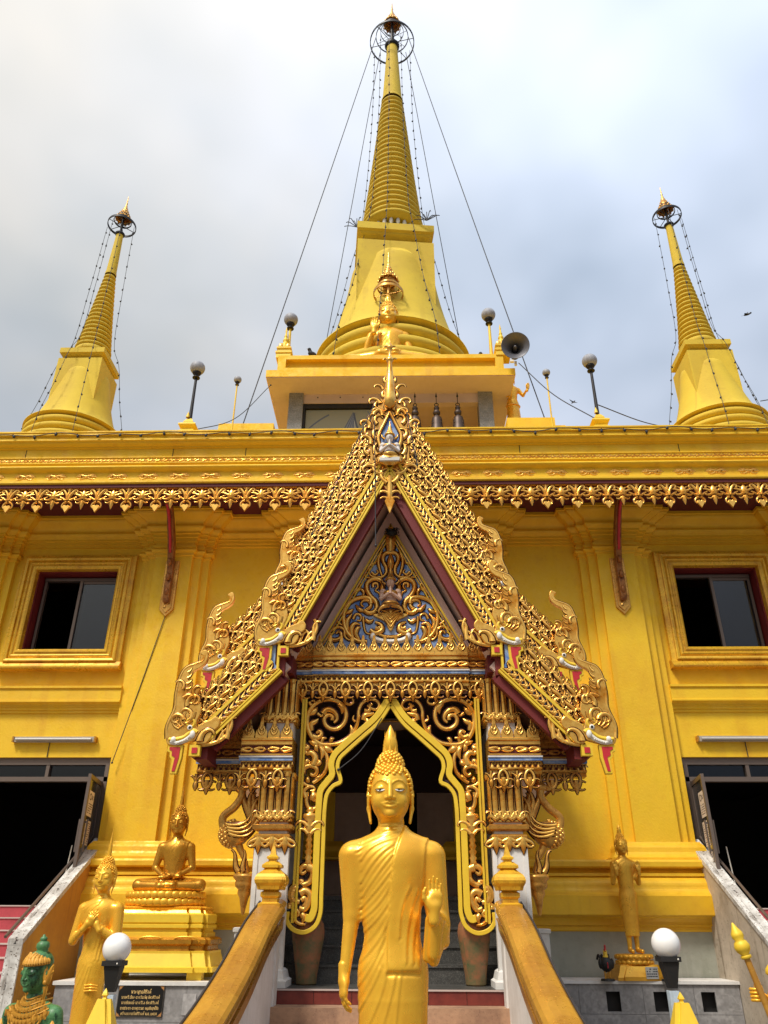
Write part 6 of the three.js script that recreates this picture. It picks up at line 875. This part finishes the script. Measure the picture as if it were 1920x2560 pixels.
// ---------------------------------------------------------------- the statues
const AR = (s, sh, el, wr, r = [.092, .066, .058, .036]) => [[sh, el, r[0], r[1], .05], [el, wr, r[2], r[3], .02]].map(a => [a[0].map((v, i) => i ? v : v * s), a[1].map((v, i) => i ? v : v * s), ...a.slice(2)]);
{ // the large standing figure in front of the steps
  const t = thing('buddha_statue', 'large golden standing Buddha statue with one palm raised, in front of the steps', 'statue', [.085, 0, -6.1]);
  const f = bodyF({ arms: [...AR(-1, [.285, 2.03, -.01], [.276, 1.655, .0], [.315, 1.29, .05], [.098, .062, .058, .036]), [[.29, 2.03, -.01], [.325, 1.6, .02], .1, .075, .05], [[.325, 1.6, .02], [.285, 1.645, .31], .07, .042, .03], [[.335, 1.72, -.02], [.34, 1.5, .04], .05, .06, .03], [[.33, 1.56, .08], [.285, 1.38, .13], .065, .035, .03], [[.305, 1.6, .22], [.285, 1.42, .17], .05, .04, .03], [[.26, 1.62, .2], [.24, 1.4, .12], .03, .03, .02]], amp: .0046 });
  part('body', net(f, [-.42, .5, -.24], [.45, 2.36, .4], .0085), M.statue, t); part('robe_hem', net(f, [-.3, .2, -.24], [.32, .515, .24], .015), M.statue, t);
  head(t, { hi: true, mat: M.statue, pos: [-.008, 2.279, .03], paint: true, scale: [1.05, 1, 1.03] });
  part('raised_hand', handOpen, M.statue, t, { pos: [.288, 1.675, .335], rot: [-.06, 0, -.06], scale: [1.03, 1.0, 1.05] });
  part('lowered_hand', handRelax, M.statue, t, { pos: [-.318, 1.285, .055], rot: [PI - .12, 1.25, 0], scale: 1.08 });
  part('pedestal', [mouldRect([[.1, 0], [.1, .06], [.05, .08], ...arcp([.04, .09], [.04, .17], .04, 5), [.02, .2]], -.24, .24, -.2, .22)], M.statue, t);
}
{ // standing, hands crossed on the chest
  const t = thing('buddha_statue', 'golden standing Buddha statue with hands crossed on its chest behind a globe lamp', 'statue', [-3.10, .27, -9.3], -.06);
  t.scale.setScalar(.715);
  const f = bodyF({ arms: [...AR(-1, [.285, 2.03, -.01], [.35, 1.62, .06], [.07, 1.83, .235], [.095, .07, .062, .038]), ...AR(1, [.285, 2.03, -.01], [.35, 1.62, .06], [.07, 1.82, .20], [.105, .085, .08, .045]), [[.34, 1.66, .05], [.30, 1.45, .05], .06, .03, .04]], amp: .007, noSash: true, wide: .92 });
  part('body', net(f, [-.46, .2, -.24], [.46, 2.36, .3], .0135), M.statue, t);
  head(t, { mat: M.statue, pos: [0, 2.279, .03], tall: true });
  part('hand', handOpen, M.statue, t, { pos: [-.075, 1.82, .255], rot: [0, PI, .62], scale: 1.15 }); part('hand', handOpenM, M.statue, t, { pos: [.075, 1.81, .215], rot: [0, PI, -.62], scale: 1.15 });
  part('sash_bow', [0, 1, 2].map(i => tube([[.02, 1.06 - i * .035, .185], [.12, 1.07 - i * .035, .19], [.2, 1.055 - i * .03, .165]], .014, 10, 6)), M.statue, t);
  part('plinth', mouldRect([[.08, -.38], [.08, .1], [.03, .14], [.0, .22]], -.24, .24, -.2, .22), M.statue, t);
}
{ // seated in meditation on a tiered throne
  const ped = thing('statue_throne', 'tiered golden throne with lotus petals under the seated Buddha statue', 'pedestal', [-3.45, .885, -13.05], 0);
  const W = .86, Dp = .58, rd = (p, k = 1) => [mouldRect(p, -W * k, W * k, -Dp * k, Dp * k), mouldRect(p.map(([a, y]) => [a + .05, y - .002]), -W * .72 * k, W * .72 * k, -Dp * k, Dp * k), mouldRect(p.map(([a, y]) => [a + .05, y - .004]), -W * k, W * k, -Dp * .72 * k, Dp * .72 * k)];
  part('foot', [-1, 1].flatMap(a => [-1, 1].map(b => box(a * W * .9, a * W * .66, 0, .1, b * Dp * .9, b * Dp * .6))), M.yellow, ped);
  part('base_tier', rd([[.0, .1], [.0, .16], [-.03, .17], [-.08, .33], [-.08, .36]]), M.yellow, ped);
  part('waist_tier', rd([[-.1, .36], [-.12, .38], [-.12, .42], [-.08, .45], [-.08, .50], [-.12, .53]]), M.bronze, ped);
  part('middle_tier', rd([[-.17, .53], [-.17, .59], [-.2, .6], [-.2, .63], [-.16, .65], [-.16, .69], [-.19, .70], [-.17, .72], [-.17, .82], [-.2, .84]]), M.yellow, ped);
  part('upper_band', rd([[-.22, .84], [-.24, .88], [-.22, .91], [-.25, .93]]), M.statue, ped);
  part('lotus_core', lathe([[0, .92], [.86, .92], [.9, .95], [.84, 1.02], [.9, 1.09], [.84, 1.13], [0, 1.13]], 48).scale(.65, 1, .5), M.statue, ped);
  const pt = done([sph(.072, 0, 0, 0, 10, 1, .72, .42)]); for (let r = 0; r < 2; r++) for (let k = 0; k < 34; k++) { const a = (k + r * .5) / 34 * 2 * PI, x = Math.sin(a) * .575, z = Math.cos(a) * .445; if (z > -.2) part('lotus_petal', pt, M.statue, ped, { pos: [x, .985 + r * .095, z], rot: [0, Math.atan2(x * .56, z * .74), 0] }); }
  for (const s of [-1, 0, 1]) part('bracket_leg', tube([[s * .5 - .2, .47, Dp * .9], [s * .5 - .15, .52, Dp * .93], [s * .5 + .15, .52, Dp * .93], [s * .5 + .2, .47, Dp * .9]], .014, 16, 6), M.statue, ped);
  const t = thing('buddha_statue', 'dark golden seated Buddha statue meditating on the tiered throne', 'statue', [-3.38, 2.015 - 1.235 * .78, -13.05], 0); t.scale.setScalar(.78);
  const f = bodyF({ seated: true, amp: .003, arms: [...AR(-1, [.285, 2.03, -.01], [.37, 1.66, .02], [.10, 1.475, .27]), ...AR(1, [.285, 2.03, -.01], [.37, 1.66, .02], [.10, 1.475, .27])] });
  part('body', net(f, [-.76, 1.2, -.25], [.76, 2.36, .54], .0135), M.bronze, t);
  head(t, { mat: M.bronze, pos: [0, 2.279, .03], tall: true, scale: 1.12 });
  part('hand', handRelaxM, M.bronze, t, { pos: [-.12, 1.475, .26], rot: [-PI / 2 + .1, 0, -PI / 2 + .15], scale: 1.15 }); part('hand', handRelax, M.bronze, t, { pos: [.12, 1.50, .28], rot: [-PI / 2 + .1, 0, PI / 2 - .15], scale: 1.15 });
}
{ // right, both palms raised
  const ped = thing('statue_pedestal', 'golden lotus pedestal with a small tile set in its foot, on the right ledge', 'pedestal', [3.60, .88, -13.45], .12);
  part('foot', [mouldRect([[.02, 0], [.02, .04], [-.02, .1], [-.06, .18], [-.08, .2]], -.36, .36, -.26, .26), mouldRect([[.05, 0], [.05, .05], [.0, .12], [-.04, .18]], -.24, .24, -.26, .26)], M.gold2, ped);
  part('lotus', [lathe([[0, .19], [.26, .19], [.29, .22], [.25, .255], [.285, .29], [.27, .33], [0, .335]], 40).scale(1, 1, .8)], M.gold2, ped);
  const pt = done(sph(.045, 0, 0, 0, 8, 1, .7, .4)); for (let r = 0; r < 2; r++) for (let k = 0; k < 20; k++) { const a = (k + r * .5) / 20 * 2 * PI, x = Math.sin(a) * .275, z = Math.cos(a) * .22; if (z > -.05) part('lotus_petal', pt, M.gold2, ped, { pos: [x, .222 + r * .072, z], rot: [0, a, 0] }); }
  { const c = document.createElement('canvas'); c.width = 96; c.height = 64; const q = c.getContext('2d'); q.fillStyle = '#a9a9a5'; q.fillRect(0, 0, 96, 64); q.fillStyle = '#2c2c38'; let k = 9; const r = () => (k = k * 16807 % 2147483647) / 2147483647; for (let y = 8; y < 60; y += 13) for (let x = 6; x < 88;) { const w = 4 + r() * 12; if (r() > .25) q.fillRect(x, y, w, 7); x += w + 3; } const tx = new THREE.CanvasTexture(c); tx.colorSpace = THREE.SRGBColorSpace; const m = shade(new THREE.Mesh(new THREE.BoxGeometry(.18, .15, .015), std({ map: tx, roughness: .5 }))); m.name = 'inscribed_tile'; m.position.set(.12, .1, .315); ped.add(m); }
  const t = thing('buddha_statue', 'slender golden standing Buddha statue with both palms raised on a lotus pedestal', 'statue', [3.62, 1.215 - .1 * .63, -13.45], .16); t.scale.setScalar(.63);
  const arm = s => [...AR(s, [.28, 2.03, -.01], [.36, 1.62, .02], [.31, 1.86, .20], [.088, .06, .055, .036])];
  const f = bodyF({ arms: [...arm(-1), ...arm(1), [[.33, 1.7, .02], [.25, 1.75, .04], .05, .05, .05]], wide: .93, amp: .009, hem: .46, hemW: .185, feet: true, noSash: true });
  part('body', net(f, [-.46, .08, -.24], [.46, 2.36, .32], .0145), M.gold2, t);
  head(t, { mat: M.gold2, pos: [0, 2.279, .03] });
  part('hand', handOpenM, M.gold2, t, { pos: [-.29, 1.87, .205], rot: [-.1, 0, .05], scale: 1.2 }); part('hand', handOpen, M.gold2, t, { pos: [.29, 1.87, .205], rot: [-.1, 0, -.05], scale: 1.2 });
}
{ // on the pavilion parapet
  const t = thing('buddha_statue', 'golden seated Buddha statue with a raised hand atop the pavilion, below the tall stupa', 'statue', [-.18, 15.25 + .1 - 1.235 * 1.68, -17.5]); t.scale.setScalar(1.68);
  const f = bodyF({ seated: true, amp: .004, arms: [...AR(-1, [.285, 2.03, -.01], [.36, 1.68, .05], [.24, 1.98, .24]), ...AR(1, [.285, 2.03, -.01], [.38, 1.66, .02], [.12, 1.475, .27])] });
  part('body', net(f, [-.76, 1.2, -.25], [.76, 2.36, .54], .017), M.statue, t);
  head(t, { mat: M.statue, pos: [0, 2.279, .03], scale: 1.12 });
  part('hand', handOpenM, M.statue, t, { pos: [-.235, 1.99, .245], rot: [-.05, 0, 0], scale: 1.3 }); part('hand', handRelax, M.statue, t, { pos: [.12, 1.48, .27], rot: [-PI / 2, 0, PI / 2], scale: 1.2 });
  part('seat', mouldRect([[.06, 1.16], [.06, 1.2], [0, 1.235]], -.68, .68, -.2, .45), M.statue, t);
  const u = thing('parasol', 'tiered golden ceremonial parasol above the seated statue on the pavilion', 'parasol', [-.18, 15.25, -17.75]); part('shaft', bar([0, 0, 0], [0, 4.1, 0], .05, .04), M.goldDim, u);
  hoopUmbrella(u, 3.25, [[.46, .08, .09], [.34, .34, .07], [.24, .55, .06]], 3.85, .27, 5.1, M.goldDim, M.gold);
}
{ // figure half hidden right of the pavilion
  const t = thing('angel_statue', 'golden standing figure with a raised hand half hidden behind the pavilion edge', 'statue', [3.27, 13.36, -17.6], .25);
  t.scale.setScalar(.72);
  const f = bodyF({ arms: [...AR(1, [.28, 2.03, 0], [.42, 1.72, .1], [.52, 1.9, .3], [.09, .06, .055, .036]), ...AR(-1, [.28, 2.03, 0], [.33, 1.65, .05], [.2, 1.5, .2])], amp: .006, noSash: true, hem: .2, hemW: .3 });
  part('body', net(f, [-.5, .1, -.28], [.62, 2.36, .4], .02), M.statue, t); head(t, { mat: M.statue, pos: [0, 2.279, .03] }); part('hand', handOpen, M.statue, t, { pos: [.53, 1.9, .32], rot: [.1, .2, -.2], scale: 1.4 }); part('belt', new THREE.TorusGeometry(.26, .03, 8, 24).scale(1, .76, 1).rotateX(PI / 2).translate(.01, 1.2, 0), M.gold, t); part('pedestal', mouldRect([[.1, -1.0], [.1, .08], [.04, .12], [0, .2]], -.26, .26, -.2, .2), M.yellow, t);
}
{ // green deity at the bottom left
  const t = thing('deity_statue', 'green-skinned deity statue with golden crown and necklace at the bottom left', 'statue', [-2.78, 1.12 - 2.279 * .70, -7.2], -.35); t.scale.setScalar(.70);
  const f = bodyF({ bare: true, noSash: true, arms: [...AR(-1, [.30, 2.04, -.02], [.42, 1.62, -.05], [.3, 1.32, .2], [.1, .068, .062, .04]), ...AR(1, [.30, 2.04, -.02], [.42, 1.62, -.05], [.3, 1.32, .2], [.1, .068, .062, .04])], hem: .3, hemW: .3 });
  part('body', net(f, [-.56, .25, -.3], [.56, 2.36, .36], .015), M.green, t);
  const h = head(t, { hi: true, mat: M.green, pos: [0, 2.279, .03], hair: false, rot: [.12, -.12, 0] });
  part('topknot', lathe([[0, .33], [.11, .34], [.105, .38], [.07, .41], [.06, .45], [.075, .49], [.07, .54], [.045, .57], [.03, .58], [.045, .6], [.03, .63], [.015, .64], [.015, .66], [0, .67]], 20).translate(0, -.30, -.06).scale(1, .72, 1).translate(0, .29, 0), M.green, h);
  part('skull_cap', new THREE.SphereGeometry(1, 24, 12, 0, 2 * PI, 0, PI * .5).scale(.146, .15, .168).translate(0, .25, -.035), M.green, h);
  const cr = []; for (let k = 0; k < 21; k++) { const a = (k - 10) * .17, hgt = .15 - Math.abs(k - 10) * .009; cr.push(curl(0, 0, 90, hgt, k % 2 ? 5 : -5, 0, .026, .003, { b: .012, n: 7 }).rotateX(-.5).translate(0, .272, .158).rotateY(a).scale(.93, 1, 1).translate(0, 0, -.02), sph(.015, 0, .272, .164, 6).rotateY(a).scale(.93, 1, 1).translate(0, 0, -.02)); }
  part('crown', [...cr, new THREE.CylinderGeometry(.148, .15, .04, 32, 1, true).scale(.95, 1, 1.1).translate(0, .275, -.02), ...[-1, 1].map(s => { const e = join([curl(.155, .0, 90, .3, 4, -7, .03, .004, { b: .02 }), curl(.17, .02, 50, .2, 6, -14, .028, .004, { b: .012 }), curl(.15, -.02, -80, .16, -6, 10, .03, .006), curl(.16, .05, 20, .14, 10, -20, .024, .004), sph(.03, .158, .02, .01, 8)]); return (s < 0 ? mir(e) : e).translate(0, .06, -.02); })], M.ochre, h);
  const nk = []; for (let r = 0; r < 3; r++) { const R = .125 + r * .055, n = 22 + r * 5; for (let k = 0; k < n; k++) { const a = (k + .5) / n * 2 * PI; nk.push(curl(0, 0, -90, .085 - r * .006, r % 2 ? 7 : -7, 0, .022, .003, { b: .01, n: 6 }).translate(0, 2.225 - r * .045, 0).rotateX(-.55).translate(0, 0, .0).translate(0, 0, 0).applyMatrix4(new THREE.Matrix4().makeTranslation(0, 0, 0)).translate(0, -.0, R * .9).rotateY(a).translate(0, (1 - Math.cos(a)) * .0 + r * -.01, -.01)); } }
  const zs = (x, y) => { let z = .4; while (z > -.1 && f(x, y, z) > .004) z -= .004; return z; };
  const put = (pts, w, w2) => tube(pts.map(([x, y]) => [x, y, zs(x, y)]), w, 24, 6);
  const neck = []; for (let r = 0; r < 4; r++) { const m = 17 + r * 2; const y0 = 2.19 - r * .055, hw = .12 + r * .055; neck.push(put([...Array(9)].map((_, i) => { const a = (i - 4) / 4; return [a * hw, y0 + a * a * (.05 + r * .012)]; }), .012)); for (let k = 0; k < m; k++) { const a = (k / (m - 1) - .5) * 2, x = a * hw, y = y0 + a * a * (.05 + r * .012) - .02; neck.push(curl(0, 0, -90, .07, k % 2 ? 8 : -8, 0, .02, .003, { n: 6, b: .006 }).translate(x, y, zs(x, y - .02) + .004)); } }
  for (const s of [-1, 1]) { neck.push(put([[s * .16, 2.05], [s * .1, 1.9], [s * .05, 1.75], [s * .03, 1.6]], .02)); neck.push(put([[s * .26, 2.1], [s * .2, 1.95], [s * .1, 1.78]], .014)); }
  part('necklace', neck, M.ochre, t);
  for (const s of [-1, 1]) part('armlet', [new THREE.TorusGeometry(.088, .018, 8, 24).rotateX(PI / 2).translate(s * .355, 1.86, -.03), new THREE.TorusGeometry(.092, .014, 8, 24).rotateX(PI / 2).translate(s * .35, 1.90, -.03), curl(0, -.02, 90, .14, 0, 0, .04, .004, { b: .02 }).translate(s * .36, 1.88, .06)], M.ochre, t);
}
{ // staff bearer at the right edge
  const t = thing('guardian_statue', 'golden guardian statue at the right edge of the picture, one hand gripping the staff', 'statue', [3.36, .95 - 1.62 * .62, -7.25], -.5); t.scale.setScalar(.62);
  const f = bodyF({ noSash: true, amp: .004, arms: [...AR(-1, [.30, 2.04, -.02], [.46, 1.78, .08], [.52, 1.89, .36], [.1, .07, .062, .042]), ...AR(1, [.30, 2.04, -.02], [.42, 1.6, .0], [.3, 1.3, .2])], hem: .3 });
  part('body', net(f, [-.62, .25, -.3], [.55, 2.36, .46], .018), M.statue, t); head(t, { mat: M.statue, pos: [0, 2.279, .03] });
  const gp = done([sph(.06, 0, 0, 0, 12, .9, 1, .9), ...[0, 1, 2, 3].map(i => tube([[.06, .05 - i * .034, -.02], [.03, .05 - i * .034, .06], [-.04, .052 - i * .034, .07], [-.075, .05 - i * .034, .02], [-.05, .05 - i * .034, -.03]], .0165, 16, 8)), tube([[.05, .0, .0], [.02, .085, .06], [-.04, .09, .06]], .018, 10, 8)]);
  part('gripping_hand', gp, M.statue, t, { pos: [-.56, 1.895, .40], rot: [0, .5, 0], scale: 1.15 });
  part('shoulder_guard', [lathe([[0, .09], [.09, .07], [.13, .02], [.14, -.03], [.12, -.05], [.05, -.06], [.04, -.16], [.05, -.2]], 24).translate(-.33, 2.14, .0)], M.yellow, t);
  const s = thing('staff', 'golden ceremonial staff with a bud tip held at the right edge', 'staff', [3.02, .78, -7.1]);
  const g = new THREE.Group(); g.name = 'staff_body'; s.add(g); g.rotation.z = .235; g.rotation.x = -.05;
  part('shaft', bar([0, -.35, 0], [0, .62, 0], .026, .024, 14), M.rail, g); part('bud_tip', lathe([[.026, .6], [.04, .605], [.042, .625], [.03, .63], [.055, .66], [.062, .69], [.05, .72], [.035, .735], [.048, .76], [.046, .785], [.025, .82], [.006, .86], [0, .862]], 20), M.yellow, g);
}
// black cockerel figurines on the right ledge
[[3.10, -13.1, 'black cockerel figurine with a red comb, left of the standing statue'], [3.97, -13.1, 'black cockerel figurine beside the pedestal, half hidden by the lamp']].forEach(([x, z, l]) => {
  const t = thing('cockerel_figurine', l, 'figurine', [x, .88, z], 0, 'black cockerel figurines'); t.scale.setScalar(.95);
  part('base', cyl(.11, .1, .03, 0, 0, 0, 20), M.black, t); for (const s of [-1, 1]) part('leg', [bar([s * .035, .03, 0], [s * .035, .15, 0], .012, .014), bar([s * .035, .035, 0], [s * .05, .035, .05], .008, .005)], M.ochre, t);
  part('body', [sph(.1, 0, .22, 0, 18, 1, 1.05, .9), sph(.045, .09, .23, .0, 10, .7, 1.6, 1), sph(.045, -.09, .23, 0, 10, .7, 1.6, 1), ...[0, 1, 2, 3].map(i => tube([[(i - 1.5) * .03, .24, -.08], [(i - 1.5) * .05, .34, -.14], [(i - 1.5) * .06, .28, -.2]], .018, 10, 6))], M.black, t);
  part('neck', lathe([[0, .26], [.05, .27], [.04, .32], [.03, .36], [.028, .4], [0, .41]], 14), M.yellow, t); part('comb', [sph(.026, 0, .41, .015, 10, .8, 1.1, 1), extr([[-.03, .42], [.03, .42], [.028, .47], [.01, .455], [0, .48], [-.012, .455], [-.028, .47]], .012, .003).rotateY(PI / 2)], M.red, t); part('beak', bar([0, .405, .035], [0, .395, .06], .01, .002), M.ochre, t); part('breast_stripe', box(-.006, .006, .17, .25, .085, .1), M.red, t);
});
// thin cords about the porch and the wall
wire('thin brown cord hanging from the arch to the left of its crown', [-.12, 4.1, -10.76], [-.70, 3.42, -10.78], .1, .008, null, 'cord', 'cord');
wire('black cord down the left face of the gable from its finial', [-.25, 8.9, -10.1], [-1.13, 6.6, -10.08], .0, .008, null, 'cord', 'cord');
wire('black cord hanging straight down left of the gable shield', [-.24, 8.6, -10.08], [-.2, 6.4, -10.05], .0, .008, null, 'cord', 'cord');
wire('black cord running down the right side of the gable shield', [.27, 8.75, -10.08], [.42, 7.75, -10.05], .0, .008, null, 'cord', 'cord');
wire('thin cord down the yellow wall from the left eave bracket', [-4.42, 6.85, -14.08], [-5.0, 4.1, -14.1], .05, .008, null, 'cord', 'cord');
{ const t = thing('pole', 'thin pale pole standing inside the left doorway', 'pole', [-5.95, 1.84, -15.2]); part('rod', bar([0, 0, 0], [.06, 1.0, 0], .012), std({ color: rgb(.7, .66, .6), roughness: .5 }), t); part('foot', cyl(.04, .03, .03), M.alu, t); }
{ const t = thing('pole', 'thin pale pole standing inside the right doorway', 'pole', [6.0, 1.84, -15.2]); part('rod', bar([0, 0, 0], [-.06, 1.0, 0], .012), std({ color: rgb(.7, .66, .6), roughness: .5 }), t); part('foot', cyl(.04, .03, .03), M.alu, t); }
// ---------------------------------------------------------------- renderer
const renderer = new THREE.WebGLRenderer({ antialias: true });
renderer.setSize(768, 1024); renderer.shadowMap.enabled = true; renderer.shadowMap.type = THREE.PCFSoftShadowMap;
renderer.toneMapping = THREE.LinearToneMapping; renderer.toneMappingExposure = EXPOSURE;
renderer.render(scene, camera);
